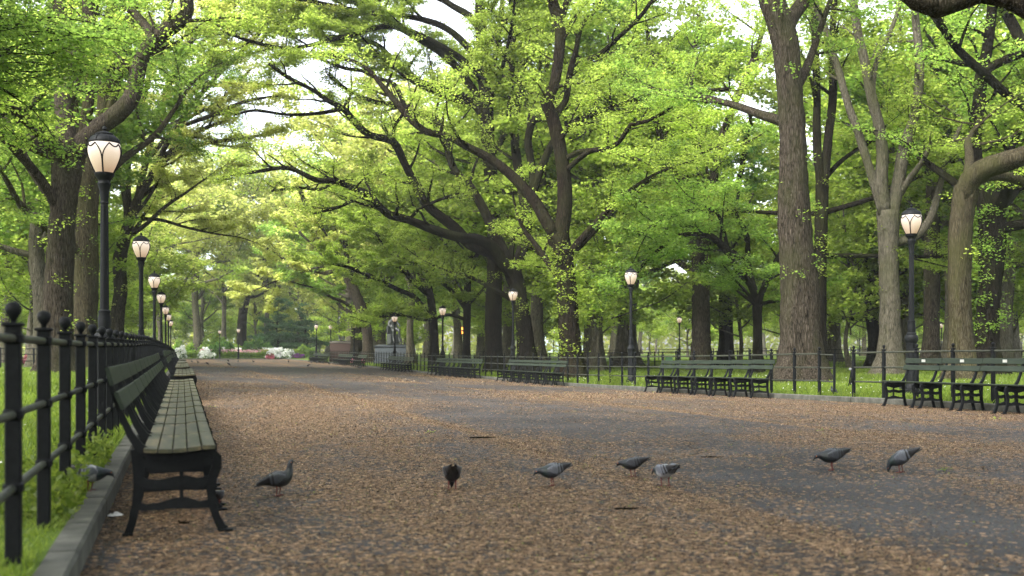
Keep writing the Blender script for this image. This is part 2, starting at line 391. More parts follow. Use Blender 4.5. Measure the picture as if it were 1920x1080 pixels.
def litter(x, y):
    wx = x+.5*(fbm(x*.3, y*.12, 5)-.5)
    m = .50+1.35*(fbm(x*.7, y*.2, 3)-.5)+.7*(fbm(x*2.2, y*.9, 9)-.5)+.75*(fbm(x*7, y*5, 19)-.5)+.7*(fbm(x*17, y*13, 29)-.5)
    for c, s, a in ((3.3, .13, .9), (2.2, 1.5, .20), (8.0, .11, .75), (12.0, .5, .3), (-.1, .6, .6), (10.2, .1, .4), (13.3, .5, .35)):
        m = m+a*np.exp(-((wx-c)/s)**2)
    m = m-.34*np.exp(-((wx-4.9)/1.3)**2)-.15*np.exp(-((wx-6.8)/.8)**2)*np.clip((26-y)/12, 0, 1)-.22*np.exp(-((wx-10)/1.4)**2)
    band = np.exp(-((y-62-(x-4)*.9)/11.0)**2)+.9*np.exp(-((y-35-(x-6)*-.5)/2.5)**2)
    m = m-.8*band+.14*np.exp(-((y-25)/6.0)**2)
    m = m+.25*np.exp(-((y-118)/18)**2)
    return np.clip(m, .12, .93)
la = path.data.attributes.new('litter', 'FLOAT', 'POINT'); la.data.foreach_set('value', litter(PX, PY).ravel().astype(np.float32))
nl = path.data
sheet('lawn', np.concatenate([np.arange(-60,-8,2.0), np.arange(-8,-.6,.4), [-.57]]), np.concatenate([np.arange(-6,30,.6), np.arange(30,160,3)]), lambda X, Y: lawnz(X, Y)+.03*(fbm(X*.8, Y*.8, 2)-.5), M['lawn'])
sheet('lawn', np.concatenate([[13.69], np.arange(14,30,.8), np.arange(30,110,4)]), np.concatenate([np.arange(-6,60,.8), np.arange(60,160,3)]), lambda X, Y: lawnz(X, Y)+.03*(fbm(X*.8, Y*.8, 2)-.5), M['lawn'])
sheet('far_lawn', np.arange(-60,110,4.0), np.concatenate([[YE+.15], np.arange(156,230,4)]), lambda X, Y: gz(X, Y)+.1, M['earth'])
def kerb(x0, x1, y0, y1, name='kerb', seed=0):
    mb = MB(); y = y0; k = 0; r2 = random.Random(seed)
    while y < y1:
        L = min(1.8 if y < 60 else 6, y1-y)
        ya, yb = y+.006, y+L-.006; za, zb = float(gz((x0+x1)/2, ya)), float(gz((x0+x1)/2, yb)); dx = r2.uniform(-.006,.006); h = .12+r2.uniform(-.004,.004)
        b = .015; V = []
        for yy, zz in ((ya, za), (yb, zb)):
            V += [(x0+dx,yy,zz-.12),(x1+dx,yy,zz-.12),(x1+dx,yy,zz+h-b),(x1+dx-b,yy,zz+h),(x0+dx+b,yy,zz+h),(x0+dx,yy,zz+h-b)]
        Fs = [(0,1,2,3,4,5), (11,10,9,8,7,6)]+[(i, i+6, (i+1) % 6+6, (i+1) % 6) for i in range(6)]
        mb.add(V, Fs); y += L
    o = mb.build(name, M['kerb'], smooth=False); return struct(o)
kerb(-.58, -.44, 1.5, YE, 'kerb', 1); kerb(PXR, PXR+.15, 1.5, YE, 'kerb', 2)
mb = MB(); mb.box(((PXL+PXR)/2, YE+.08, .05), (14.3, .15, .16), 0, .015); struct(mb.build('kerb', M['kerb'], smooth=False))
# narrow side path crossing the right lawn
xs = np.arange(22, 90, 2.0)
def sp(X, Y): return lawnz(X, Y)+.006
struct(sheet('side_path', xs, np.array([66.,67.5,69.]), sp, M['granite_light'])[0])

# ------------------------------------------------------------------ scatter helpers
def quads(name, c, a, b, mat, fold=None):
    """leaf shaped quads: centre c, half axes a (length) and b (width)"""
    n = len(c); V = np.empty((n, 4, 3), np.float32)
    V[:, 0] = c-a; V[:, 1] = c-b-a*.1; V[:, 2] = c+a; V[:, 3] = c+b-a*.1
    Q = np.arange(n*4, dtype=np.int32).reshape(n, 4)
    return np_mesh(name, V.reshape(-1, 3), Q)
def seeds(y0, y1, dens, size, rs, xr=(PXL, PXR)):
    A = (y1-y0)*(xr[1]-xr[0]); n = int(A*dens)
    x = rs.uniform(xr[0], xr[1], n); y = rs.uniform(y0, y1, n)
    D = x*ST+y*CT; X = x*CT-y*ST
    keep = (np.abs(X) < D*.5+.4) & (rs.rand(n) < litter(x, y)**1.3)
    x, y = x[keep], y[keep]; n = len(x)
    sz = size*rs.uniform(.5, 1.25, n); ph = rs.uniform(0, 2*math.pi, n)
    tx = rs.normal(0, .28, n); ty = rs.normal(0, .28, n)
    a = np.stack([np.cos(ph)*sz, np.sin(ph)*sz, tx*sz], -1); wv = rs.uniform(.35, .75, n)
    b = np.stack([-np.sin(ph)*sz*wv, np.cos(ph)*sz*wv, ty*sz*wv], -1)
    z = gz(x, y)+.002+np.abs(a[:, 2])+np.abs(b[:, 2])
    c = np.stack([x, y, z], -1)
    return c, a, b
rs = np.random.RandomState(5)
P = [seeds(3.6, 7, 10500, .0050, rs), seeds(7, 12, 6000, .0060, rs), seeds(12, 22, 2000, .0085, rs), seeds(22, 38, 500, .014, rs), seeds(38, 80, 80, .024, rs)]
c, a, b = [np.concatenate([p[i] for p in P]) for i in range(3)]
stuff(ob('fallen_seeds', quads('fallen_seeds', c, a, b, None), M['seed']), 'tan and brown fallen elm seeds strewn over the grey asphalt path', 'seed litter')

def blades(n_per, xr, yr, h, wd, rs, lawn=True):
    A = (xr[1]-xr[0])*(yr[1]-yr[0]); n = int(A*n_per); x = rs.uniform(*xr, n); y = rs.uniform(*yr, n)
    D = x*ST+y*CT; X = x*CT-y*ST; k = (np.abs(X) < D*.52+.5) & (D > 2) & (rs.rand(n) < .35+.9*fbm(x*.9, y*.9, 31)); x, y, D = x[k], y[k], D[k]; n = len(x)
    z = lawnz(x, y)-.01; hh = h*rs.uniform(.4, 1.3, n)*(.6+.9*fbm(x*1.3, y*1.3, 8)); ph = rs.uniform(0, 2*math.pi, n); ln = rs.uniform(.1, .8, n)*hh
    c = np.stack([x, y, z], -1); u = np.stack([-np.sin(ph), np.cos(ph), 0*ph], -1); d = np.stack([np.cos(ph), np.sin(ph), 0*ph], -1)
    V = np.empty((n, 4, 3), np.float32); wv = (wd*rs.uniform(.6, 1.4, n))[:, None]
    V[:, 0] = c-u*wv; V[:, 1] = c+u*wv; V[:, 2] = c+u*wv*.55+d*(ln*.35)[:, None]+np.array((0,0,1.))*(hh*.6)[:, None]
    V[:, 3] = c+d*ln[:, None]+np.array((0,0,1.))*hh[:, None]
    return V.reshape(-1, 3)
G = [blades(3200, (-2.0,-.585), (3.0,9), .048, .0026, rs), blades(700, (-5,-.585), (9,20), .09, .005, rs), blades(900, (-4.5,-2), (4,9), .08, .004, rs), blades(180, (-14,-.585), (20,48), .11, .010, rs)]
V = np.concatenate(G); o = ob('grass', np_mesh('grass', V, np.arange(len(V), dtype=np.int32).reshape(-1, 4)), M['grass']); stuff(o, 'bright green grass growing behind the iron fence beside the near bench', 'grass')
G = [blades(420, (13.7,17.5), (9,30), .10, .006, rs), blades(170, (17.5,28), (9,32), .11, .009, rs), blades(110, (13.7,34), (30,52), .12, .013, rs), blades(25, (13.7,50), (52,85), .15, .024, rs)]
V = np.concatenate(G); o = ob('grass', np_mesh('grass', V, np.arange(len(V), dtype=np.int32).reshape(-1, 4)), M['grass']); stuff(o, 'bright green grass on the tree lawn across the path', 'grass')
def petals(n, xr, yr, rs, s=.03):
    x = rs.uniform(*xr, n); y = rs.uniform(*yr, n); z = lawnz(x, y)+rs.uniform(.05, .11, n); c = np.stack([x, y, z], -1)
    a = rs.normal(0, 1, (n, 3)); a /= np.linalg.norm(a, axis=1)[:, None]; b = np.cross(a, rs.normal(0, 1, (n, 3))); b /= np.linalg.norm(b, axis=1)[:, None]
    sz = (s*rs.uniform(.6, 1.3, n))[:, None]; return c, a*sz, b*sz
P = [petals(380, (13.8,24), (14,44), rs, .019), petals(60, (-8,-.9), (9,40), rs, .018), petals(26, (-3,-.7), (4.5,12), rs, .014)]
c, a, b = [np.concatenate([p[i] for p in P]) for i in range(3)]
stuff(ob('daisies', quads('daisies', c, a, b, None), M['white_fl']), 'tiny white daisies dotted over the green lawns', 'daisies')

# ------------------------------------------------------------------ fences
FX_L, FX_R = -.67, 13.9
def post_meshes():
    mb = MB(); mb.box((0,0,.50), (.062,.062,1.02), 0, .006)
    for z in (.33,.635,.95): mb.box((0,0,z), (.078,.078,.055), 0, .012)
    mb.box((0,0,1.008), (.084,.084,.016), 0, .005)
    me = mb.mesh('post'); me.materials.append(M['iron'])
    k = MB(); k.lathe([(.012,1.014),(.014,1.03),(.024,1.044),(.032,1.06),(.0335,1.072),(.031,1.086),(.022,1.098),(.008,1.104)], 14)
    mk = k.mesh('finial'); mk.materials.append(M['iron']); return me, mk
PM, FM = post_meshes()
def fence(label, x, ylist, group='black iron fences', rails=(.33,.635,.95), sub=True, scale=1, x2=None, zf=None, name='iron_fence', cat='fence'):
    y0 = ylist[0]; zf = zf or lawnz
    t = thing(name, label, cat, (x, y0, float(zf(x, y0))), 0, group)
    zz = [float(zf(x, y))-float(zf(x, y0)) for y in ylist]
    n = len(ylist)
    for y, z in list(zip(ylist, zz))[:100]:
        p = ob('post', PM, None, t, (0, y-y0, z))
        if sub: ob('finial', FM, None, p)
    if n > 100:
        mb = MB()
        for y, z in list(zip(ylist, zz))[100:]: mb.box((0, y-y0, z+.55), (.062,.062,1.1))
        q = mb.build('far_posts', M['iron'], t); q['kind'] = 'stuff'
    for rz in rails:
        mb = MB(); mb.tube([(0, y-y0, z+rz) for y, z in zip(ylist, zz)], .018, 8); mb.build('rail', M['rail'], t)
    return t
yl = [3.95+1.0*0]
# left fence: first post stands beside the lens
yl = [4.84+1.02*k for k in range(-1, 95)]
fence('black ball topped iron fence running away behind the row of slatted benches', FX_L, yl)
yr1 = [19.9-1.04*k for k in range(0, 14)]
fence('short run of black iron fence behind the bench with metal plaques', FX_R, yr1)
yr2 = [21.2+1.04*k for k in range(0, 99)]
t2 = fence('long black iron fence across the path, from the big elm to the far lamps', FX_R, yr2)
mb = MB(); z0 = float(lawnz(FX_R, 21.2))
g0 = W(1571, 668, 23.75); mb2 = MB()
ex, ey = FX_R+.0, 20.62
mb.box((0, ey-21.2, .47), (.045,.045,.94), 0, .005); mb.build('end_post', M['iron'], t2)
for rz in (.33,.635,.93):
    mb = MB(); mb.tube([(0,0,rz),(0,ey-21.2,rz-.01)], .016, 8); mb.build('rail', M['rail'], t2)
# the cable lock on the end post
lk = thing('cable_lock', 'black cable bicycle lock looped round the end post of the fence', 'lock', (FX_R, 19.9, float(lawnz(FX_R, 19.9))))
mb = MB()
for k in range(3):
    pts = []
    for i in range(25):
        a = 2*math.pi*i/24; pts.append((-.055-.012*k+.03*math.cos(a)*(1 if k else 1), .07*math.cos(a+k*.4)+.02*k-.02, .45+.17*math.sin(a)-.02*k))
    mb.tube(pts, .009, 6, False)
mb.build('cable', M['iron'], lk); mb = MB(); mb.box((-.085,0,.60), (.04,.07,.05), 0, .01); mb.build('lock_body', flat('steel', (.35,.35,.36), .35, .5, .8), lk)
# low fences in the distance
def low_fence(label, p0, p1, n, h=.75):
    p0 = np.array(p0, float); p1 = np.array(p1, float); t = thing('low_fence', label, 'fence', (p0[0], p0[1], float(lawnz(*p0))), 0, 'low fences far across the lawns')
    pts = [p0+(p1-p0)*k/(n-1) for k in range(n)]; L = [(q[0]-p0[0], q[1]-p0[1], float(lawnz(q[0], q[1]))-float(lawnz(*p0))) for q in pts]
    mbp = MB(); mbp.box((0,0,h/2), (.07,.07,h), 0, .01); me = mbp.mesh('post'); me.materials.append(M['iron'])
    for q in L[:100]: ob('post', me, None, t, q)
    for z in (h*.35, h*.68, h*.95):
        mb = MB(); mb.tube([(q[0], q[1], q[2]+z) for q in L], .022, 6); mb.build('rail', M['iron'], t)
low_fence('low black fence far away on the right lawn behind the elms', (22,64), (78,64), 38, 1.0)
low_fence('low black fence of a side path, farther off in the wood', (20,84), (95,84), 44, 1.0)
low_fence('low black fence far off on the left lawn behind the near elm', (-20,52), (-5,52), 12, .9)

# ------------------------------------------------------------------ benches
def bench_frame_mesh():
    mb = MB(); th = .042
    mb.ribbon([(-.395,.925),(-.375,.84),(-.345,.74),(-.31,.64),(-.27,.55),(-.225,.48),(-.17,.44),(-.10,.425),(0,.422),(.08,.43),(.15,.445),(.175,.455)], [.02,.024,.028,.032,.04,.05,.055,.05,.045,.045,.04,.02], th, 0)
    mb.ribbon([(-.235,.47),(-.228,.36),(-.23,.26),(-.238,.18),(-.25,.13),(-.262,.07),(-.278,.02),(-.282,.0)], [.07,.06,.05,.046,.045,.042,.044,.05], th*.9, 0)
    mb.ribbon([(.15,.45),(.185,.415),(.182,.36),(.16,.30),(.152,.23),(.158,.16),(.178,.09),(.205,.03),(.22,.008)], [.04,.05,.055,.05,.046,.045,.042,.046,.06], th*.9, 0)
    mb.ribbon([(-.24,.30),(-.19,.282),(-.12,.272),(-.03,.29),(.02,.292),(.08,.277),(.16,.29)], [.05,.05,.052,.052,.052,.052,.05], th*.72, 0)
    mb.ribbon([(-.25,.165),(-.19,.15),(-.12,.155),(-.03,.168),(.02,.168),(.09,.155),(.165,.16)], [.05,.034,.038,.06,.06,.038,.05], th*.75, 0)
    mb.ribbon([(-.24,.40),(-.12,.385),(-.02,.37),(.06,.385),(.16,.40)], [.045,.05,.055,.05,.045], th*.68, 0)
    mb.box((-.005,0,.23), (.02,.026,.15)); mb.box((-.005,0,.335), (.02,.026,.06))
    mb.box((.235,0,.008), (.07,.05,.016), 0, .004); mb.box((-.285,0,.008), (.055,.05,.016), 0, .004)
    me = mb.mesh('frame', True, 35); me.materials.append(M['iron']); return me
FRM = bench_frame_mesh()
UNIT = 1.05
def slat_set(items, L, name, mat, rs_):
    mb = MB()
    for (x, z, wd, th, ang) in items:
        ca, sa = math.cos(ang), math.sin(ang); hw, ht = wd/2, th/2; b = .004; j = rs_.uniform(-.0015, .0015)
        prof = [(-hw+b,-ht),(hw-b,-ht),(hw,-ht+b),(hw,ht-b),(hw-b,ht),(-hw+b,ht),(-hw,ht-b),(-hw,-ht+b)]
        V = []
        for yy in (-L/2+.003, L/2-.003):
            V += [(x+u*ca-v*sa, yy, z+j+u*sa+v*ca) for u, v in prof]
        mb.add(V, [tuple(range(7,-1,-1)), tuple(range(8,16))]+[(i, (i+1) % 8, (i+1) % 8+8, i+8) for i in range(8)])
    me = mb.mesh(name, False); me.materials.append(mat); return me
rb = random.Random(3)
seat_items = [(-.165,.468,.070,.022,-.06),(-.089,.464,.070,.022,-.03),(-.013,.466,.070,.022,.05),(.063,.473,.070,.022,.12),(.138,.480,.068,.022,-.02)]
back_items = [(-.372,.868,.10,.022,math.pi/2+.26),(-.322,.738,.10,.022,math.pi/2+.40)]
SEAT_L = slat_set(seat_items, UNIT-.012, 'seat', M['seatslat'], rb); SEAT_R = slat_set(seat_items, UNIT, 'seat', M['seatdark'], rb)
BACK_L = [slat_set([it], UNIT-.01, 'back_slat', M['slat'], rb) for it in back_items]
PLQ = MB(); PLQ.box((-.352,0,.872), (.006,.10,.05)); PLQM = PLQ.mesh('plaque', False); PLQM.materials.append(M['plaque'])
def bench(label, x, y0, n, flip=False, plaques=0, seat=None, group='long park benches'):
    """row of n cast frames pairs; y0 is the near end, x the line of the seat; it faces +x unless flipped"""
    t = thing('park_bench', label, 'bench', (x, y0 if not flip else y0+n*UNIT, 0), math.pi if flip else 0, group)
    zb = float(gz(x, y0 if not flip else y0+n*UNIT)); t.location.z = zb
    for k in range(n):
        yc = (k+.5)*UNIT; wy = t.location.y+(yc if not flip else -yc); z = float(gz(x, wy))-zb
        for s_ in (-.41, .41): ob('frame', FRM, None, t, (0, yc+s_, z))
        ob('seat', seat or SEAT_L, None, t, (0, yc, z))
        for bm_ in BACK_L: ob('back_slat', bm_, None, t, (0, yc, z))
        if plaques and (n-1-k) < plaques+3 and k < n: 
            ob('plaque', PLQM, None, t, (0, yc+.02, z))
    return t
bench('long slatted park bench with worn sky lit tan green seat, nearest the camera by the kerb', 0.0, 6.05, 12)
bench('short dark bench just past the end of the nearest long bench', 0.05, 20.6, 6)
bench('third bench along the fence from the near end, seat pale', 0.0, 29.5, 9)
bench('fourth bench along the fence, small and dark behind the third', 0.0, 43, 9)
bench('last small bench of the fence row before the flower bed', 0.0, 58, 9)
BX = 13.1
bench('dark green bench with small metal plaques on its top slats, below the big lamp post', BX, 17.6-7*UNIT, 7, True, 7, SEAT_R)
bench('dark green six seat bench in front of the big elm trunk', BX, 22.4, 6, True, 0, SEAT_R)
bench('dark green seven seat bench just before the tall lamp, farther down the path', BX, 36.7, 7, True, 0, SEAT_R)
bench('dark green bench standing under the low elm limbs', BX, 48.2, 9, True, 0, SEAT_R)
bench('short far bench in front of the grey stone block', BX, 63.8, 8, True, 0, SEAT_R)
bench('tiny far bench beside the lamp right of the brown pedestal', BX, 81, 4, True, 0, SEAT_R)
bench('tiny far bench in front of the brown pedestal', BX, 88, 8, True, 0, SEAT_R)
bench('farthest bench at the end of the fence by the purple azalea', BX, 103, 12, True, 0, SEAT_R)

# ------------------------------------------------------------------ street lamps
def lamp_proto():
    t = thing('street_lamp', 'x', 'street lamp', (0,0,0), 0, 'lit park lamps')
    mb = MB(); mb.box((0,0,.05), (.34,.34,.10), 0, .01)
    mb.lathe([(.155,.10),(.155,.16),(.125,.20),(.118,.26),(.112,1.06),(.12,1.10),(.105,1.12)], 8, rot=math.pi/8)
    mb.lathe([(.105,1.10),(.12,1.13),(.14,1.17),(.145,1.22),(.135,1.27),(.105,1.30),(.11,1.32),(.085,1.35)], 20)
    mb.build('base', M['iron'], t)
    mb = MB(); mb.lathe([(.08,1.34),(.085,1.38),(.088,1.50),(.075,1.56),(.082,1.58),(.082,1.60),(.058,1.62),(.056,2.4),(.048,3.08),(.058,3.09),(.058,3.11),(.05,3.12)], 16)
    for i in range(8):
        a = i*math.pi/4; mb.tube([(.055*math.cos(a),.055*math.sin(a),1.63),(.047*math.cos(a),.047*math.sin(a),3.05)], .006, 5)
    mb.build('pole', M['iron'], t)
    mb = MB(); mb.lathe([(.05,3.11),(.058,3.18),(.062,3.26),(.085,3.34),(.090,3.36),(.078,3.38),(.082,3.41),(.098,3.43),(.128,3.47),(.132,3.50),(.12,3.51)], 24); mb.build('collar', M['iron'], t)
    gp = [(r_*.93, z_) for r_, z_ in [(.116,3.50),(.138,3.545),(.165,3.60),(.192,3.66),(.215,3.72),(.230,3.78),(.235,3.83),(.230,3.875),(.218,3.91),(.205,3.93)]]
    mb = MB(); mb.lathe(gp, 32); mb.build('globe', M['glass'], t)
    def rad(z): return float(np.interp(z, [p[1] for p in gp], [p[0] for p in gp]))+.007
    mb = MB()
    def on(a, z, e=0): r_ = rad(z)+e; return (r_*math.cos(a), r_*math.sin(a), z)
    for q in range(4):
        a0 = q*math.pi/2
        mb.tube([on(a0, z) for z in np.linspace(3.50, 3.68, 6)], .012, 6)
        for s_ in (-1, 1):
            mb.tube([on(a0+s_*(.02+.42*(i/11)**2.2), 3.67+.225*i/11) for i in range(12)], .009, 6)
            mb.tube([on(a0+s_*(.44+.345*i/6), 3.895-.045*math.sin(math.pi*.5*i/6)) for i in range(7)], .010, 6)
    mb.lathe([(.20,3.912),(.21,3.918),(.205,3.93)], 28, caps=False)
    mb.build('cage', M['iron'], t)
    mb = MB(); mb.lathe([(.205,3.925),(.212,3.93),(.205,3.955),(.185,3.985),(.155,4.012),(.115,4.03),(.108,4.034),(.118,4.038),(.118,4.05),(.095,4.06),(.06,4.075),(.02,4.085),(.018,4.10),(.03,4.112),(.03,4.13),(.018,4.145),(.006,4.162)], 28)
    for i in range(8):
        a = i*math.pi/4+math.pi/8; mb.tube([(r_*math.cos(a), r_*math.sin(a), z) for r_, z in ((.212,3.93),(.207,3.956),(.187,3.987),(.157,4.014),(.116,4.032))], .006, 5)
    mb.build('cap', M['iron'], t)
    return t
LP = lamp_proto(); LPT = snapshot(LP)
def lamp(D, label, x=None, px=None, top=None, z=None, rz=None, first=False, scale=1.0):
    if px is not None: p = W(px, HZ, D); x, y = p[0], p[1]
    else: y = yz(x, D)
    g = float(lawnz(x, y)) if z is None else z
    if top is not None: g = CAMZ+(HZ-top)*D/F-4.16*scale
    if first: o = LP; o.location = (x, y, g); o['label'] = label
    else: o = dup(LP, (x, y, g), None, label, None, scale if scale != 1 else None, LPT)
    # one arm of the cage pattern turned to the path
    o.rotation_euler = (0, 0, -TH+math.atan2(-(x), y)+.15 if rz is None else rz)
    return o
XL = -1.03
lab = ['nearest and tallest, before the forked elm', 'second along the benches, before the slim leaning trunk', 'third lamp of the fence row', 'fourth lamp of the fence row', 'fifth lamp of the fence row', 'sixth lamp of the fence row', 'seventh lamp of the fence row, farthest and smallest']
for k, (D, top) in enumerate(zip([14.75,27.9,41,54.5,68.5,82.5,98], [236,436,508,544,570,585,598])):
    lamp(D, 'lit black park lamp: '+lab[k] if k < 2 else 'lit black park lamp, '+lab[k], x=XL, top=top, first=(k == 0))
lab = ['standing tall behind the plaque bench', 'between the two dark green benches in mid lawn', 'in front of the leaning elm trunks', 'with bright globe under the low elm limbs', 'half hidden by leaves before the grey stone block', 'with its globe in leaves, just past the brown pedestal', 'left of the brown pedestal', 'farthest of the row across the path, left of the brown pedestal']
for k, (px, top) in enumerate([(1709,383),(1183,499),(962,538),(830,571),(740,587),(664,602),(620,606),(593,606)]):
    D = F*16.0/(px-342); lamp(D, 'lit black park lamp '+lab[k], x=16.0*CT, top=top)
for px, top, D, l_ in [(1274,591,92,'beyond the lawn by the straight grey trunk'),(1575,632,190,'tiny and far away right of the big elm'),(1612,607,125,'dim and distant left of the grey forked tree'),(1765,603,112,'far off between the last trunks near the mossy tree'),(1916,620,155,'far off at the edge of the photo'),(1148,622,165,'tiny and distant left of the middle lamp'),(1038,620,157,'tiny between the two leaning elms'),(447,614,140,'standing alone in the pink flower bed'),(412,617,152,'behind the flower bed shrubs')]:
    lamp(D, 'lit park lamp '+l_, px=px, top=top)
# ------------------------------------------------------------------ trees
def unit(v): return v/(np.linalg.norm(v)+1e-9)
def smooth_path(P, step):
    """Catmull-Rom through P, resampled"""
    P = np.array(P, float); d = np.linalg.norm(np.diff(P[:, :3], axis=0), axis=1); out = []
    Q = np.vstack([2*P[0]-P[1], P, 2*P[-1]-P[-2]])
    for i in range(len(P)-1):
        n = max(1, int(round(d[i]/step))); p0, p1, p2, p3 = Q[i], Q[i+1], Q[i+2], Q[i+3]
        for k in range(n):
            t = k/n; out.append(.5*((2*p1)+(-p0+p2)*t+(2*p0-5*p1+4*p2-p3)*t*t+(-p0+3*p1-3*p2+p3)*t**3))
    out.append(P[-1]); return np.array(out)
class Tree:
    def __init__(s, seed, leaf=.12, dens=1.0, flat_=.35, droop=.0, tw=1.0, twood=True):
        s.r = np.random.RandomState(seed); s.V = []; s.Q = []; s.n = 0; s.lc = []; s.leaf = leaf*1.02; s.dens = dens*2.45; s.flat = flat_; s.droop = droop; s.tw = tw; s.twood = twood
    def wood(s, P, rad, n, lobes=None):
        e0 = P[0]-(P[1]-P[0])*.15; e1 = P[-1]+(P[-1]-P[-2])*.3
        P2 = np.vstack([e0, P, e1]); r2 = np.concatenate([[rad[0]*.05], rad, [rad[-1]*.05]])
        if lobes is not None: lobes = np.vstack([lobes[:1], lobes, lobes[-1:]])
        V, Q = tube_np(P2, r2, n, lobes); s.V.append(V); s.Q.append(Q+s.n); s.n += len(V)
    def limb(s, pts, base=False, n=12, kids=True, lv=0, t0=.25, spc=.8, klen=.38, rough=.05):
        """pts rows: x y z r"""
        A = smooth_path(pts, .35 if not base else .25); P = A[:, :3].copy(); rad = np.maximum(A[:, 3], .008)
        m = len(P)
        if m < 3: return
        seg = np.linalg.norm(np.diff(P, axis=0), axis=1); L = seg.sum(); tt = np.concatenate([[0], np.cumsum(seg)])/L
        ph = s.r.uniform(0, 6.28, 6); ang = np.arange(n)*2*math.pi/n
        lob = 1+rough*np.sin(3*ang[None, :]+ph[0]+P[:, 2:3]*.5)+rough*.7*np.sin(5*ang[None, :]+ph[1]-P[:, 2:3]*.8)+rough*.5*s.r.normal(0, 1, (m, n))
        if base:
            fl = np.exp(-np.maximum(P[:, 2]-P[0, 2]-.1, 0)/(.42+rad[0]*.35))[:, None]
            lob = lob*(1+fl*(.55+.5*np.abs(np.sin(2.5*ang[None, :]+ph[2]))**.7*.8+.25*np.sin(3*ang[None, :]+ph[3])))*(1+.05*np.sin(7*ang[None, :]+ph[4]))
        s.wood(P, rad, n, lob)
        if kids: s.kids(P, rad, L, tt, lv, t0, spc, klen)
    def kids(s, P, rad, L, tt, lv, t0, spc, klen):
        m = max(2, int(L*(1-t0)/spc)); az0 = s.r.uniform(0, 6.28)
        for k in range(m):
            t = t0+(1-t0)*(k+s.r.uniform(.1, .9))/m; i = min(np.searchsorted(tt, t), len(P)-1); p = P[i]; r = rad[i]
            T = unit(P[min(i+1, len(P)-1)]-P[max(i-1, 0)])
            az = az0+k*2.4+s.r.uniform(-.6, .6)
            side = unit(np.array((math.cos(az), math.sin(az), s.r.uniform(-.25, .45))))
            side = unit(side-T*np.dot(side, T)*.8)
            f = s.r.uniform(.35, .9); d = unit(T*f+side*(1.15-f*.5)); d[2] = d[2]*(.55 if lv else .75)+.05-s.droop; d = unit(d)
            ln = s.r.uniform(.7, 1.25)*max(klen*L*(1-.55*t), .9)*(1 if lv == 0 else 1)
            ln = min(ln, 4.2 if lv == 0 else 1.5)
            s.grow(p, d, ln, min(r*.55, .035+.018*ln), lv+1)
        # leading tip carries leaves too
        s.twig(P[-3:], 1)
    def grow(s, p, d, ln, r, lv):
        ns = 5 if lv == 1 else 3; P = [p.copy()]; dd = d.copy()
        for i in range(ns):
            dd = unit(dd+s.r.normal(0, .20, 3)*np.array((1,1,.6))+np.array((0,0,.04-s.droop*.5))); P.append(P[-1]+dd*ln/ns)
        P = np.array(P); rad = np.linspace(max(r, .012), .006, len(P))
        if s.twood or lv == 1: s.wood(P, rad, 5 if lv == 1 else 3)
        if lv == 1:
            m = max(3, int(ln/.42))
            for k in range(m):
                t = .15+.85*(k+s.r.rand())/m; q = P[min(int(t*ns), ns-1)]+(P[min(int(t*ns)+1, ns)]-P[min(int(t*ns), ns-1)])*(t*ns-int(t*ns) if t < 1 else 1)
                az = s.r.uniform(0, 6.28); sd_ = unit(np.array((math.cos(az), math.sin(az), s.r.uniform(-.3, .3))))
                e = unit(dd*.6+sd_*.9); e[2] = e[2]*.5-s.droop; e = unit(e)
                s.grow(q, e, s.r.uniform(.5, 1.15)*s.tw, .012, 2)
            s.twig(P[-2:], 1)
        else: s.twig(P, 1)
    def twig(s, P, k):
        L = np.linalg.norm(P[-1]-P[0]); n = int(34*s.dens*(.5+L)); t = s.r.rand(n)*(len(P)-1); i = np.minimum(t.astype(int), len(P)-2); f = (t-i)[:, None]
        q = P[i]*(1-f)+P[i+1]*f; s.lc.append(q+s.r.normal(0, 1, (n, 3))*np.array((.20,.20,.20*s.flat+.02))*s.tw-np.array((0,0,.03)))
    def clump(s, c, rad, n):
        s.lc.append(np.array(c)+s.r.normal(0, 1, (n, 3))*np.array(rad))
    def leaves(s, mesh='crown', tilt=.62):
        c = np.concatenate(s.lc); n = len(c); r = s.r; sz = (s.leaf*r.uniform(.55, 1.2, n)/2)[:, None]
        az = r.uniform(0, 6.28, n); a = np.stack([np.cos(az), np.sin(az), r.normal(-.15, .45, n)], -1); a /= np.linalg.norm(a, axis=1)[:, None]
        up = np.stack([r.normal(0, tilt, n), r.normal(0, tilt, n), np.ones(n)], -1); b = np.cross(a, up); b /= np.linalg.norm(b, axis=1)[:, None]+1e-9
        return quads(mesh, c, a*sz, b*sz*r.uniform(.5, .8, (n, 1)), None)
    def wood_mesh(s): return np_mesh('trunk', np.concatenate(s.V), np.concatenate(s.Q), True)
LEAFCOUNT = [0]
def tree_obj(T, name, label, cat, base, bark, lf, group=None):
    t = thing(name, label, cat, base, 0, group); b = np.array(base)
    for i in range(len(T.V)): T.V[i] = T.V[i]-b
    for i in range(len(T.lc)): T.lc[i] = T.lc[i]-b
    ob('trunk', T.wood_mesh(), M[bark], t)
    me = T.leaves(); LEAFCOUNT[0] += len(me.polygons); ob('crown', me, M[lf], t)
    return t
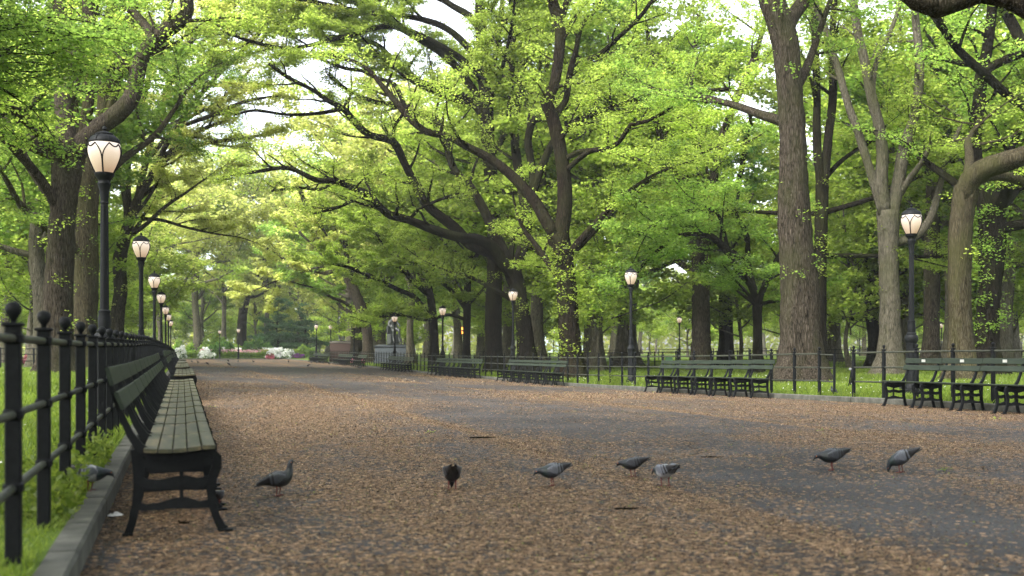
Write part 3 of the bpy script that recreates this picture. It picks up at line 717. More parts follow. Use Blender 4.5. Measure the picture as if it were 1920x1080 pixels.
def hero(name, label, D, trunk, limbs, bark, lf, seed, leaf=.12, dens=1.0, auto=0, az=None, sprigs=0, base_y=None, group=None, spc=.8, klen=.4, flat_=.35, ext=None, t0=.3, droop=0, auto_len=(7,13), clear=0):
    """trunk and limbs traced as (px, py, radius px); each limb reaches its own depth dD metres behind (+) or before (-) the trunk"""
    T = Tree(seed, leaf, dens, flat_, droop)
    s = F/D
    def conv(L, dD0, dD1):
        out = []; n = len(L)
        for i, q in enumerate(L):
            dd = dD0+(dD1-dD0)*(i/(n-1))**1.2; p = W(q[0], q[1], D+dd); out.append((*p, max(q[2]/s, .012)))
        return out
    tp = conv(trunk, 0, 0)
    gx, gy = tp[0][0], tp[0][1]; gzv = float(lawnz(gx, gy))-.12
    if tp[0][2] > gzv: tp = [(gx, gy, gzv, tp[0][3])]+tp
    else: tp[0] = (gx, gy, gzv, tp[0][3]); tp = [tp[0]]+[q for q in tp[1:] if q[2] > gzv+.3]
    T.limb(tp, base=True, n=20, kids=False)
    for L in limbs:
        dD = L[0]; T.limb(conv(L[1], L[2] if len(L) > 2 else 0, dD), n=10, spc=spc, klen=klen, t0=t0)
    if clear:
        K = []
        for L in limbs:
            A = smooth_path(conv(L[1], L[2] if len(L) > 2 else 0, L[0]), .5); K.append(A[A[:, 3] > .07][:, :3])
        K = np.concatenate(K); out = []
        for c_ in T.lc:
            dm = np.sqrt(((c_[:, None, :]-K[None])**2).sum(2)).min(1); out.append(c_[(dm > clear) | (T.r.rand(len(c_)) < .12)])
        T.lc = out
    top = np.array(tp[-1]); 
    for k in range(auto):
        j = -1-(T.r.randint(0, max(1, len(tp)//2))); q = np.array(tp[j]); a = (az[k] if az else T.r.uniform(0, 6.28)); Ln = T.r.uniform(*auto_len); el = T.r.uniform(.15, .9)
        d = np.array((math.cos(a)*math.cos(el), math.sin(a)*math.cos(el), math.sin(el))); pts = [(*q[:3], q[3]*.45)]; p = q[:3].copy()
        for i in range(5):
            d = unit(d+T.r.normal(0, .14, 3)+np.array((0,0,.02))); p = p+d*Ln/5; pts.append((*p, max(q[3]*.45*(1-(i+1)/5.6), .02)))
        T.limb(pts, n=8, spc=spc, klen=klen, t0=.25)
    for k in range(sprigs):
        i = T.r.randint(1, len(tp)); f = T.r.rand(); q = np.array(tp[i-1])*(1-f)+np.array(tp[i])*f
        if q[2]-gzv < 1.2: continue
        a = T.r.uniform(0, 6.28); T.clump(q[:3]+np.array((math.cos(a), math.sin(a), 0))*(q[3]+.12), (.16,.16,.13), T.r.randint(14, 40))
    return tree_obj(T, name, label, 'tree', (gx, gy, gzv+.12), bark, lf, group)

# ---- left row
hero('elm_tree', 'big forked elm with ridged bark behind the nearest lamp', 36, [(107,700,27),(107,600,26),(112,480,24),(117,400,23),(122,350,25),(126,300,29),(128,262,27)],
  [(-2,[(112,300,17),(100,272,16),(77,247,14),(50,222,13),(22,208,11),(-10,213,10),(-60,220,7)]),
   (1,[(140,290,20),(160,262,18),(187,238,17),(220,214,17),(245,187,16),(256,150,15),(264,112,14),(290,75,15),(325,48,14),(348,28,13),(350,0,13),(338,-50,12),(350,-120,9)]),
   (3,[(285,85,9),(281,60,9),(262,35,8),(238,10,8),(220,-30,7),(200,-80,5)]),
   (4,[(125,280,20),(122,240,18),(118,195,17),(124,145,17),(133,115,16),(122,60,14),(110,0,13),(100,-70,9)]),
   (2,[(132,125,12),(150,85,12),(166,50,13),(166,0,12),(164,-70,9)])], 'bark', 'lf_bright', 101, dens=.75, clear=.5, auto=5, az=[3.1,3.7,2.6,4.4,1.8], sprigs=30, spc=.7)
hero('elm_tree', 'elm of several upright mossy stems just behind the big forked elm', 45, [(158,690,22),(158,600,21),(162,480,21),(162,380,21),(172,300,21)],
  [(1,[(165,320,12),(158,260,11),(165,190,11),(170,100,10),(172,0,10),(172,-70,8)]),
   (2,[(178,310,14),(190,230,12),(200,160,13),(207,70,12),(212,0,12),(216,-70,10)]),
   (-1,[(182,290,9),(205,210,8),(225,130,8),(240,55,7),(255,0,7),(270,-70,6)]),
   (3,[(152,300,10),(140,220,9),(134,150,8),(130,60,8),(124,-60,7)]),
   (3,[(212,60,6),(245,30,6),(262,-20,6)])], 'bark_moss', 'lf_green', 102, dens=1.0, auto=4, az=[2.8,3.9,.8,1.6], sprigs=35, spc=.8)
hero('elm_tree', 'slim elm leaning right behind the second lamp', 62, [(222,680,12),(221,593,12),(226,543,12),(223,493,12),(232,450,11),(245,410,9),(258,375,8)],
  [(2,[(245,410,6),(256,380,6),(268,358,6),(300,310,5),(335,282,5),(367,250,4),(400,235,4),(430,226,3)]),
   (-1,[(238,430,6),(236,380,6),(225,330,5),(215,280,5),(212,230,4)]),
   (4,[(256,376,5),(290,350,4),(330,335,4),(372,330,3)]),(0,[(250,400,6),(275,300,6),(300,200,5),(340,110,5),(390,30,4),(430,-40,3)]),(3,[(243,425,6),(242,300,5),(270,180,5),(300,80,4),(320,-20,3)]),(-4,[(256,380,5),(330,240,5),(400,150,4),(470,80,4),(520,20,3)]),(-4,[(330,240,4),(400,215,4),(460,190,3),(520,180,2)]),(2,[(275,300,5),(340,230,4),(410,190,3),(470,130,2)]),(-8,[(300,200,5),(380,110,4),(450,50,4),(520,10,3),(580,-20,2)]),(1,[(256,380,5),(310,290,4),(380,270,4),(450,260,3),(510,250,2)]),(-6,[(340,110,4),(400,60,3),(440,10,3),(490,-30,2)])], 'bark', 'lf_pale', 103, dens=1.25, auto=5, sprigs=20, leaf=.15, az=[0,.5,1.2,2,5.8,.3,5.2], auto_len=(6,11))
# ---- right row
hero('elm_tree', 'elm with long low black limbs sweeping left over the path', 55, [(988,668,17.1),(982,610,14.4),(976,570,13.5),(968,530,15.3),(958,500,15.3)],
  [(-9,[(966,520,11.7),(945,495,11.7),(923,462,10.8),(895,448,9.9),(863,445,9.0),(813,430,8.1),(767,412,7.2),(733,403,7.2),(713,388,6.3),(693,366,6.3),(657,350,5.4),(630,340,4.5),(593,337,4.5),(540,315,3.6),(480,322,2.7),(420,330,1.8)]),
   (-4,[(955,505,10.8),(925,478,10.8),(880,457,10.8),(850,425,9.9),(820,402,9.0),(795,378,8.1),(772,333,7.2),(754,297,7.2),(737,265,7.2),(693,253,6.3),(667,230,6.3),(643,203,5.4),(617,190,4.5),(585,168,3.6),(537,143,3.6),(505,120,2.7)]),
   (3,[(962,515,10.8),(946,475,9.9),(925,430,9.9),(905,388,9.0),(880,347,8.1),(852,318,7.2),(840,283,7.2),(834,250,7.2),(813,222,6.3),(783,213,6.3),(740,197,5.4),(700,190,4.5),(650,167,3.6),(618,140,3.6)]),
   (6,[(966,510,11.7),(982,460,10.8),(988,405,10.8),(978,350,9.9),(966,280,9.0),(968,210,8.1),(976,150,7.2),(983,80,6.3),(992,0,5.4),(996,-60,4.5)]),
   (-6,[(985,420,8.1),(1000,340,7.2),(990,262,7.2),(1005,220,6.3),(1030,205,5.4),(1050,185,5.4),(1062,168,5.4),(1073,133,5.4),(1095,113,4.5),(1120,105,4.5),(1160,70,3.6),(1205,25,3.6),(1240,-30,2.7)]),
   (-9,[(975,440,8.1),(1010,330,7.2),(1040,262,6.3),(1070,235,6.3),(1100,219,5.4),(1147,203,5.4),(1193,187,4.5),(1220,181,4.5),(1250,185,3.6),(1300,172,2.7),(1368,166,2.7)]),
   (-3,[(737,263,3.6),(740,238,2.7),(755,215,2.7)]),
   (-6,[(767,412,3.6),(790,390,2.7),(830,372,2.7),(860,362,1.8)]),
   (2,[(760,200,4.5),(741,160,4.5),(720,150,3.6),(697,143,3.6),(680,133,3.6),(647,128,3.6),(607,113,2.7),(560,95,2.7)]),
   (-8,[(693,366,3.6),(665,375,2.7),(630,390,2.7),(590,400,1.8)]),
   (-7,[(630,340,3.6),(600,355,2.7),(560,352,2.7),(510,358,1.8)]),
   (-4,[(643,203,4.5),(600,212,3.6),(540,215,2.7),(480,207,2.7),(440,215,1.8)])], 'bark_dark', 'lf_bright', 110, dens=.65, clear=1.1, auto=2, az=[2.2,1.4], sprigs=30, spc=.6, klen=.26, leaf=.115)
hero('elm_tree', 'thick wavy elm right of the low limbed one, leafy sprigs on its trunk', 46, [(1072,680,20.6),(1066,600,18.9),(1062,540,18.1),(1056,490,18.1),(1045,440,20.6)],
  [(3,[(1040,440,12.9),(1022,410,12.0),(1003,378,11.2),(975,345,10.3),(957,327,9.5),(923,300,8.6),(880,277,7.7),(840,256,6.9),(800,247,6.9),(773,227,6.9),(750,200,6.9),(733,180,6.0),(713,157,5.2),(690,130,4.3),(650,110,3.4),(600,100,2.6)]),
   (0,[(1050,450,15.5),(1057,400,14.6),(1058,350,13.8),(1050,285,12.9),(1035,218,12.0),(1024,190,12.0),(1038,165,10.3),(1047,117,10.3),(1051,50,10.3),(1035,0,10.3),(1030,-60,8.6)]),
   (2,[(1048,60,6.9),(1055,25,6.9),(1075,-20,6.9)]),
   (3,[(1042,212,6.9),(1060,190,6.0),(1068,140,6.0),(1080,95,5.2),(1090,48,5.2),(1115,20,4.3),(1140,-20,3.4)]),
   (-3,[(1058,300,6.0),(1085,285,5.2),(1143,277,4.3),(1167,258,4.3),(1183,234,4.3),(1213,227,3.4),(1262,202,3.4)]),
   (-5,[(1060,320,5.2),(1110,282,4.3),(1160,290,3.4),(1200,300,2.6)])], 'bark_mid', 'lf_bright', 111, dens=.9, auto=4, az=[1.2,5.5,.3,2], sprigs=120, spc=.8, klen=.3)
hero('elm_tree', 'straight dark trunked elm behind the low limbed one', 60, [(926,690,15),(926,600,15),(928,500,14),(925,400,13),(916,280,12),(912,200,12),(906,120,11),(902,40,10),(898,-40,8)],
  [(1,[(912,225,9),(893,198,9),(863,178,8),(823,163,8),(793,157,7),(770,140,6),(745,122,5),(713,88,5),(680,73,4),(630,57,4),(595,45,3)]),
   (2,[(904,60,7),(880,30,7),(850,12,6),(820,-5,6),(760,-15,5),(690,0,5),(620,-10,4),(560,10,3)]),(-6,[(912,205,8),(850,120,7),(780,70,6),(700,30,5),(620,10,4),(540,-5,3),(470,-10,2)]),(-3,[(906,120,7),(840,55,6),(760,30,5),(680,25,4),(600,40,3),(530,60,3)]),(-10,[(908,150,6),(850,100,6),(740,50,5),(640,70,4),(550,90,3),(480,80,3),(420,60,2)]),(3,[(905,100,6),(960,30,5),(1040,-10,5),(1100,-40,4)]),(-3,[(915,300,6),(950,240,6),(958,150,6),(962,60,6),(963,-60,5)]),(3,[(908,160,6),(930,100,5),(940,30,5),(945,-50,4)])], 'bark_dark', 'lf_bright', 112, dens=1.5, auto=5, sprigs=40, spc=.8, leaf=.14)
hero('elm_tree', 'grey elm forking high beyond the lawn, middle of the photo', 58, [(1315,680,17),(1314,600,16),(1314,520,16),(1314,475,18)],
  [(2,[(1306,485,10),(1298,420,8),(1290,350,8),(1278,300,7),(1265,250,7),(1243,190,6),(1225,120,5),(1210,40,4)]),
   (-3,[(1303,470,8),(1285,390,7),(1262,320,7),(1240,260,6),(1225,215,5),(1195,160,4),(1170,100,3)]),
   (0,[(1322,480,9),(1331,400,8),(1340,320,8),(1350,280,7),(1357,245,7),(1388,170,6),(1420,90,5),(1440,20,4)]),
   (3,[(1330,380,7),(1315,340,6),(1305,260,6),(1293,200,5),(1300,120,4),(1310,30,4)])], 'bark', 'lf_bright', 113, dens=1.05, auto=4, sprigs=14, leaf=.14, spc=.7)
hero('hornbeam_tree', 'small tree with thin dark limbs arching left beside the big elm', 50, [(1420,680,9),(1420,620,8),(1420,573,9),(1421,555,10)],
  [(-4,[(1418,562,7),(1407,533,6),(1385,508,6),(1368,480,5),(1340,450,5),(1313,440,4),(1280,441,4),(1247,460,3),(1213,487,3),(1190,520,2)]),
   (1,[(1415,545,6),(1401,504,6),(1390,486,5),(1360,462,5),(1340,445,4),(1310,425,4),(1270,420,3),(1235,440,2)]),
   (3,[(1424,558,6),(1440,520,6),(1458,484,5),(1475,450,4),(1490,400,4)]),
   (-1,[(1405,510,5),(1402,470,5),(1402,445,4),(1392,420,4),(1380,400,3),(1385,360,3)]),
   (-6,[(1368,480,4),(1345,400,3),(1300,395,3),(1250,410,3),(1200,440,2)])], 'bark_dark', 'lf_green', 114, dens=.95, auto=4, spc=.45, klen=.45, leaf=.13, auto_len=(3,5))
hero('elm_tree', 'biggest elm trunk, leaning right of centre behind the six seat bench', 36, [(1502,725,39.2),(1502,680,36.5),(1500,600,34.7),(1499,540,32.9),(1492,450,29.4),(1488,360,27.6),(1488,290,24.9),(1486,233,24.0),(1482,180,24.0),(1478,133,24.0),(1468,67,24.0),(1445,0,21.4),(1430,-60,17.8)],
  [(2,[(1472,70,14.2),(1480,40,14.2),(1500,12,13.3),(1522,-15,12.5),(1560,-70,10.7)])], 'bark', 'lf_green', 115, dens=1.0, auto=2, az=[.4,1.6], sprigs=26, spc=.7)
hero('elm_tree', 'dark twin stemmed elm close behind the biggest trunk', 46, [(1534,690,13),(1536,600,13),(1539,480,12),(1541,400,12),(1542,340,12)],
  [(1,[(1540,350,9),(1532,270,8),(1532,190,7),(1530,120,7),(1525,0,6),(1520,-60,5)]),(2,[(1545,345,9),(1553,260,8),(1562,180,8),(1560,90,7),(1565,0,6),(1570,-60,5)])], 'bark_dark', 'lf_bright', 116, dens=1.0, auto=4, sprigs=50, spc=.8)
hero('plane_tree', 'pale grey tree dividing into three tall stems left of the big right lamp', 45, [(1669,700,21),(1669,640,19),(1669,560,18),(1667,480,17),(1667,430,19),(1666,395,20)],
  [(0,[(1656,400,10),(1642,350,9),(1625,300,8),(1610,250,8),(1590,195,7),(1575,140,7),(1562,100,6),(1550,60,6),(1528,5,6),(1510,-60,5)]),
   (-1,[(1660,400,12),(1653,340,12),(1655,290,11),(1648,235,10),(1636,190,10),(1622,120,9),(1608,60,8),(1600,0,8),(1596,-60,7)]),
   (1,[(1672,405,12),(1684,345,12),(1694,285,11),(1710,235,10),(1720,190,9),(1724,140,9),(1722,90,8),(1716,30,7),(1712,-60,6)]),
   (0,[(1678,455,8),(1700,450,8),(1720,440,8),(1738,420,8),(1750,395,7),(1762,350,6),(1775,300,5),(1800,240,4)]),
   (2,[(1636,190,5),(1640,130,5),(1655,88,5),(1673,50,4),(1690,0,4)]),
   (-1,[(1688,365,6),(1705,335,6),(1728,305,5),(1745,270,4)])], 'bark_grey', 'lf_bright', 117, dens=.6, auto=0, spc=1.0, klen=.28, t0=.45, sprigs=10)
hero('elm_tree', 'straight shaded elm just right of the big right lamp', 52, [(1746,690,15),(1746,600,14),(1746,500,14),(1748,400,13),(1750,300,11),(1748,220,10),(1752,140,9),(1760,50,8),(1765,-40,7)],
  [(2,[(1748,330,7),(1735,260,6),(1728,200,6),(1735,120,5),(1730,30,4)])], 'bark', 'lf_green', 118, dens=.9, auto=5, sprigs=25, az=[5.2,.2,1,2,5.8])
hero('elm_tree', 'mossy elm with a hollow, its limb bending over to the edge of the photo', 36, [(1806,712,24),(1804,660,22),(1800,590,20),(1798,520,20),(1799,450,20),(1803,400,20),(1812,352,23)],
  [(-2,[(1808,372,20),(1818,338,20),(1840,318,20),(1873,306,19),(1905,296,18),(1940,285,17),(1990,270,14)]),
   (2,[(1820,345,12),(1850,330,11),(1885,330,10),(1930,345,8)])], 'bark_moss', 'lf_bright', 119, dens=.35, auto=1, az=[.8], sprigs=6, t0=.5)
hero('elm_tree', 'dark gnarled elm behind the mossy one, at the photo edge', 42, [(1850,715,26),(1850,660,22),(1853,600,20),(1856,540,20),(1860,480,22),(1862,430,24),(1858,390,22)],
  [(1,[(1850,410,15),(1840,350,13),(1828,290,12),(1828,250,12),(1836,190,12),(1840,143,12),(1850,100,10),(1860,20,9),(1862,-60,8)]),
   (-2,[(1840,150,8),(1856,128,8),(1885,112,8),(1925,98,7),(1970,80,6)]),
   (-3,[(1866,400,14),(1885,370,12),(1895,340,10),(1925,320,8)]),
   (-4,[(1930,205,8),(1905,190,8),(1883,173,8),(1840,133,8),(1797,93,7),(1763,43,6),(1745,0,5),(1730,-50,4)]),
   (2,[(1935,110,10),(1915,80,10),(1895,40,10),(1875,5,9),(1860,-40,8)])], 'bark_dark', 'lf_green', 120, dens=.5, auto=4, sprigs=70, az=[.3,1,5.5,2.2])
hero('elm_tree', 'small twisted dark trunk between the dark twin elm and the pale grey tree', 60, [(1636,680,10),(1638,640,10),(1634,600,11),(1638,560,12)],
  [(1,[(1636,575,7),(1615,560,6),(1598,570,5),(1585,560,4)]),(2,[(1640,560,8),(1646,520,7),(1638,460,6),(1632,400,6),(1640,330,5),(1634,250,4)]),(-2,[(1640,565,6),(1665,540,5),(1700,500,5),(1735,480,4)])], 'bark_dark', 'lf_bright', 121, dens=1.0, auto=6, leaf=.15, auto_len=(4,8))
hero('elm_tree', 'black trunk right of the grey forking elm', 70, [(1361,690,13),(1361,620,13),(1360,560,12),(1356,500,12),(1350,440,10)],
  [(2,[(1353,470,7),(1340,400,6),(1325,340,5),(1320,260,5)]),(-2,[(1356,450,7),(1375,390,6),(1390,320,5),(1402,240,5)])], 'bark_dark', 'lf_deep', 122, dens=1.0, auto=6, leaf=.16, auto_len=(5,9))
hero('elm_tree', 'leaning far elm at the middle distance, brown pedestal at its foot', 98, [(690,700,9),(690,640,9),(684,600,10),(672,565,10),(655,525,9),(640,492,8),(622,470,7)],
  [(-2,[(625,478,6),(605,450,6),(590,425,5),(578,400,4),(560,350,4)]),(2,[(660,560,6),(652,520,5),(648,460,5),(640,430,4),(622,412,4),(610,370,3)]),(0,[(640,500,5),(610,512,4),(580,505,4),(553,503,3),(517,473,3),(487,460,2)])], 'bark', 'lf_pale', 123, dens=1.1, leaf=.22, auto=6, az=[3,3.6,2.4,1.2,4.5,.3], auto_len=(6,12), spc=1.0)
hero('elm_tree', 'second far elm trunk beside the brown pedestal', 104, [(668,700,10),(668,640,10),(670,590,9),(672,540,8)], [(2,[(671,560,6),(668,500,5),(675,430,4),(690,370,4)])], 'bark', 'lf_green', 124, dens=1.2, leaf=.22, auto=7, auto_len=(6,11), spc=1.0)
hero('maple_tree', 'slim dark tree with layered green leaves behind the bench under the limbs', 68, [(875,690,7),(875,630,7),(876,573,7),(877,527,6),(882,480,5)],
  [(-3,[(874,580,5),(857,557,4),(835,535,4),(813,520,3),(783,497,3),(745,480,2)]),(2,[(878,530,4),(862,490,4),(840,467,3),(815,430,3)]),(0,[(880,500,4),(900,470,4),(925,440,3)]),(-2,[(875,600,4),(840,590,3),(800,600,3),(750,590,2),(705,585,2)])], 'bark_dark', 'lf_bright', 125, dens=1.2, leaf=.16, auto=8, auto_len=(5,9), spc=.6, klen=.5)
hero('maple_tree', 'dense layered maple spreading over the far fence and its lamps', 80, [(814,690,8),(814,640,8),(812,600,8),(808,560,7),(800,520,6)],
  [(-6,[(806,600,6),(780,560,5),(740,540,4),(700,520,4),(650,500,3),(600,490,2)]),(-3,[(808,590,5),(770,590,5),(730,590,4),(690,600,3),(660,610,2)]),(2,[(800,540,5),(770,480,5),(730,440,4),(690,410,3)]),(0,[(802,530,5),(810,470,5),(800,420,4),(780,370,3)])], 'bark_dark', 'lf_bright', 126, dens=1.4, leaf=.17, auto=6, az=[2.8,3.4,2.2,4,1.2,3.1], auto_len=(6,11), spc=.7, klen=.5)
hero('elm_tree', 'distant elm rising out of the flower bed shrubs', 165, [(453,660,9),(453,620,9),(455,590,8),(460,560,8),(468,530,7)],
  [(2,[(462,560,5),(480,520,5),(500,480,4)]),(-2,[(460,570,5),(440,520,5),(430,470,4),(425,420,3)])], 'bark_dark', 'lf_pale', 127, dens=1.3, leaf=.34, auto=7, auto_len=(7,13), spc=1.6)
# big limb coming in overhead from a tree standing right of the camera
T = Tree(130, .11, .9)
base = np.array((14.6, 4.2, 0.0)); gb = float(lawnz(14.6, 4.2)); base[2] = gb
pts = [W(px, py, D) for px, py, D in ((2150,-60,15.5),(2010,30,15.8),(1930,18,16),(1890,-2,16),(1840,-16,16),(1800,-6,16),(1757,8,16),(1722,-4,16),(1685,-30,16),(1620,-110,16.5))]
rr_ = [28,25,20,18,22,26,28,24,20,14]
tr0 = [(*base, .62), (14.7,4.3,1.5,.5), (14.6,4.6,4,.44), (14.3,5.0,6.3,.42)]
T.limb(tr0, base=True, n=20, kids=False)
T.limb([(14.3,5.0,6.0,.30)]+[(*p, r_/F*16) for p, r_ in zip(pts, rr_)], n=14, kids=False)
e = [(*p, r_) for p, r_ in ((pts[-1], .11), (pts[-1]+np.array((-1.5,1,1.2)), .08), (pts[-1]+np.array((-3,2.4,2.0)), .04))]
T.limb(e, n=8)
for a in (0.5, 2.0, 4.0): T.limb([(14.3,5.0,6.2,.22), (14.3+2*math.cos(a),5+2*math.sin(a),8.5,.16), (14.3+4.5*math.cos(a),5+4.5*math.sin(a),10.5,.1), (14.3+6.5*math.cos(a),5+6.5*math.sin(a),11.5,.04)], n=8)
tree_obj(T, 'elm_tree', 'elm outside the edge of the photo whose thick limb dips into its upper corner', 'tree', base, 'bark', 'lf_green')
# leafy spray of a nearer tree hanging into the upper left corner
T = Tree(131, .10, .72, droop=.06)
b0 = np.array((-11.0, 17.0, float(lawnz(-11, 17))))
T.limb([(*b0, .5), (-11,17,2,.42), (-10.8,17.1,5,.38), (-10.6,17.4,8,.34)], base=True, n=18, kids=False)
for px, py, D, k in ((60,60,24,0),(20,130,23,1),(90,-20,25,2),(30,180,24,3),(-10,40,22,4),(70,120,25,5)):
    e = W(px, py, D); m_ = (np.array((-10.6,17.4,7.6))+e)/2+np.array((0,0,.5)); T.limb([(-10.6,17.4,7.4,.14), (*m_, .08), (*e, .03)], n=8, t0=.35, spc=.45, klen=.5)
tree_obj(T, 'elm_tree', 'darker near elm hanging its leafy branches into the upper corner above the forked elm', 'tree', b0, 'bark_dark', 'lf_green')

# ---- generic trees for the wood behind
def generic(seed, H, R, tr, leaf, dens, nl=9, low=.3, spc=1.1, shape='elm'):
    T = Tree(seed, leaf*1.15, dens*.85, .4, 0, 1.5, False); r = T.r
    T.limb([(0,0,-.15,tr*1.05), (.1*r.randn(),.1*r.randn(),H*.12,tr*.85), (.2*r.randn(),.2*r.randn(),H*.25,tr*.75), (.3*r.randn(),.3*r.randn(),H*.42,tr*.6), (.4*r.randn(),.4*r.randn(),H*.7,tr*.3), (.5*r.randn(),.5*r.randn(),H*.92,.05)], base=True, n=10, kids=True, t0=.45, spc=spc)
    for k in range(nl):
        a = k*2.4+r.uniform(-.4, .4); f = low+(1-low)*.55*(k/nl); el = r.uniform(.15, .75) if shape == 'elm' else r.uniform(-.05, .25); L = R*r.uniform(.75, 1.15)*(1 if shape == 'elm' else 1.15-f)
        p = np.array((0,0,H*f)); d = np.array((math.cos(a)*math.cos(el), math.sin(a)*math.cos(el), math.sin(el))); pts = [(*p, tr*.42)]
        for i in range(5):
            d = unit(d+r.normal(0, .12, 3)+np.array((0,0,.05))); p = p+d*L/5; pts.append((*p, max(tr*.42*(1-(i+1)/5.4), .03)))
        T.limb(pts, n=6, t0=.15, spc=spc, klen=.42)
    return T
protos = []
for k, (seed, H, R, tr, lf, dn, nl, low, lfm, brk, shp, nm) in enumerate([
    (201,21,8,.42,.24,.62,14,.22,'lf_green','bark_grey','elm','elm_tree'), (202,19,7.5,.36,.24,.55,14,.25,'lf_bright','bark_grey','elm','elm_tree'),
    (203,20,8,.24,.26,.40,15,.22,'lf_pale','bark_grey','elm','elm_tree'), (204,12,5.5,.15,.22,.6,14,.12,'lf_bright','bark_grey','elm','maple_tree'),
    (205,13,5.5,.28,.24,.95,16,.07,'lf_cool','bark_dark','cone','yew_tree'), (206,11,5,.13,.22,.6,14,.17,'lf_bright','bark_grey','elm','maple_tree')]):
    T = generic(seed, H, R, tr, lf, dn, nl, low, 1.3 if H > 15 else .9, shp)
    t = thing(nm, 'x', 'tree', (0,0,-500)); wm = T.wood_mesh(); cm = T.leaves(); LEAFCOUNT[0] += len(cm.polygons)
    ob('trunk', wm, M[brk], t); ob('crown', cm, M[lfm], t); protos.append((t, snapshot(t)))
LBL = ['tall green elm in the wood behind the lawn', 'tall yellow green elm in the wood behind the lawn', 'tall pale budding elm in the wood behind the path', 'low green maple in the far undergrowth', 'dark bushy yew in the far undergrowth', 'low bright maple in the far undergrowth']
used = [False]*6; U2 = None; r5 = random.Random(55)
def put(k, px, D, sc=1.0, rz=None):
    p = W(px, HZ, D); x, y = p[0], p[1]
    if -2.5 < x < 15.5 and y < 158: return
    z = float(lawnz(x, y)) if y < 158 else float(gz(x, y))+.1
    rz = r5.uniform(0, 6.28) if rz is None else rz
    if not used[k]: o = protos[k][0]; used[k] = True; o.location = (x, y, z); o.rotation_euler = (0, 0, rz); o.scale = (sc,)*3; o['label'] = LBL[k]; o['group'] = LBL[k]+'s'
    else: o = dup(protos[k][0], (x, y, z), rz, LBL[k], LBL[k]+'s', sc, protos[k][1])
# (kind, px, D, scale)
WOOD = [(0,1172,70,1.45),(1,1110,72,1.4),(1,1560,76,1.4),(1,1010,64,1.3),(4,350,120,1.0),(4,520,168,.75),(4,575,172,.7),(0,380,185,1.0),(2,480,190,1.1),(2,560,180,1.0),(0,60,80,1.0),(1,10,70,.95),(2,300,95,.9),(2,180,120,1.0),(0,120,140,1.1),
  (2,640,150,1.0),(0,700,130,1.1),(1,760,112,1.0),(0,860,95,1.0),(1,900,120,1.0),(0,1830,64,.95),(1,1900,72,1.0),(0,1960,85,1.0),(2,1620,125,1.1),(1,1780,120,1.1),(1,1900,130,1.1),
  (3,720,100,.8),(3,640,160,.9),(3,690,170,.8),(5,780,150,.9),(3,940,110,.9),(5,1000,100,.8),(3,1110,95,.85),(5,1160,130,.9),(5,1220,150,.9),(3,1290,110,.8),(5,1350,140,.9),(5,1420,110,.8),(5,1480,120,.9),(5,1560,105,.8),(5,1640,110,.8),(3,1700,130,.9),(5,1760,150,.9),(5,1850,110,.8),(3,1900,100,.8),(3,20,120,.9),(5,80,100,.8),(5,140,150,.9),(3,230,130,.8),(5,280,170,.9),(3,330,190,.9),(5,420,200,.9),(3,480,205,.9),(5,540,210,.9),(3,600,190,.9),(5,-40,90,.8),(5,1960,140,.9)]
for k, px, D, sc in WOOD: put(k, px, D, sc)
for k, px, D, sc in [(2,330,102,1.3),(2,420,172,1.9),(2,500,180,2.0),(1,370,165,1.9),(1,560,190,2.0),(0,620,200,1.9),(2,300,140,1.5),(0,80,52,1.15),(1,-30,60,1.2),(0,20,95,1.4),
   (2,770,88,1.35),(1,715,104,1.4),(2,680,122,1.5),(0,655,140,1.5),(1,950,76,1.25),(1,1120,62,1.1),(0,1180,70,1.25),(5,1130,58,.95),(5,1385,62,1.0),(5,1470,70,1.05),(5,1595,58,1.0),(5,1650,74,1.1),(5,1715,64,1.0),(5,1790,60,1.0),(5,1900,58,1.0),(5,1010,72,1.0),(5,930,84,1.1),(5,60,58,1.0),(5,150,74,1.1),(5,265,88,1.1),(0,1700,60,1.1),(1,1780,55,1.1),(0,1880,54,1.1),(1,1950,48,1.0),(2,900,110,1.6),(2,1150,115,1.6),(2,1650,105,1.5),(2,800,130,1.7)]: put(k, px, D, sc)
# the rows go on behind the camera: unseen elms added to shade the near path
for k_, x_, y_, sc_, rz_ in [(0,-5.2,3,1.05,.3),(1,-4.6,-9,1.1,1.2),(0,-5,-22,1.1,2),(1,18.5,-4,1.1,3),(0,18,-17,1.1,4),(1,6,-30,1.2,4),(0,-13,-14,1.2,5),(1,27,-12,1.2,2.5)]:
    dup(protos[k_][0], (x_, y_, float(lawnz(x_, y_))), rz_, 'tall unseen elm added behind the camera to shade the near path', 'shading elms added behind the camera', sc_, protos[k_][1])
for i in range(34): put(r5.choice([0,1,2,1,0,3,5]), -60+i*62+r5.uniform(-20, 20), r5.uniform(190, 250), r5.uniform(.95, 1.25))
for k in range(6):
    if not used[k]: put(k, 1000, 150)
# far belt of woodland that reads as one mass
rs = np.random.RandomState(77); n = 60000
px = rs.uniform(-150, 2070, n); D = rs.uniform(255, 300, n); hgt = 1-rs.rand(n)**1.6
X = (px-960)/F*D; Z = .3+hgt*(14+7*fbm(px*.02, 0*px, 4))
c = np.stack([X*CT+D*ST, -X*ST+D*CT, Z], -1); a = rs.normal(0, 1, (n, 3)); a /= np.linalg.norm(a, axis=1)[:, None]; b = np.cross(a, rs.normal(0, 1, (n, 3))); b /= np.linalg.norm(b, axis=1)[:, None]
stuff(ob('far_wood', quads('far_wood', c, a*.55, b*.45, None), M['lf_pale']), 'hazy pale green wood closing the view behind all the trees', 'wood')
hb = MB(); hb.box((20,145,20), (460,330,50)); hz_o = hb.build('haze', None, smooth=False); hz_o['kind'] = 'stuff'
hz_o['label'] = 'thin pale haze filling the air of the park'; hz_o['category'] = 'haze'
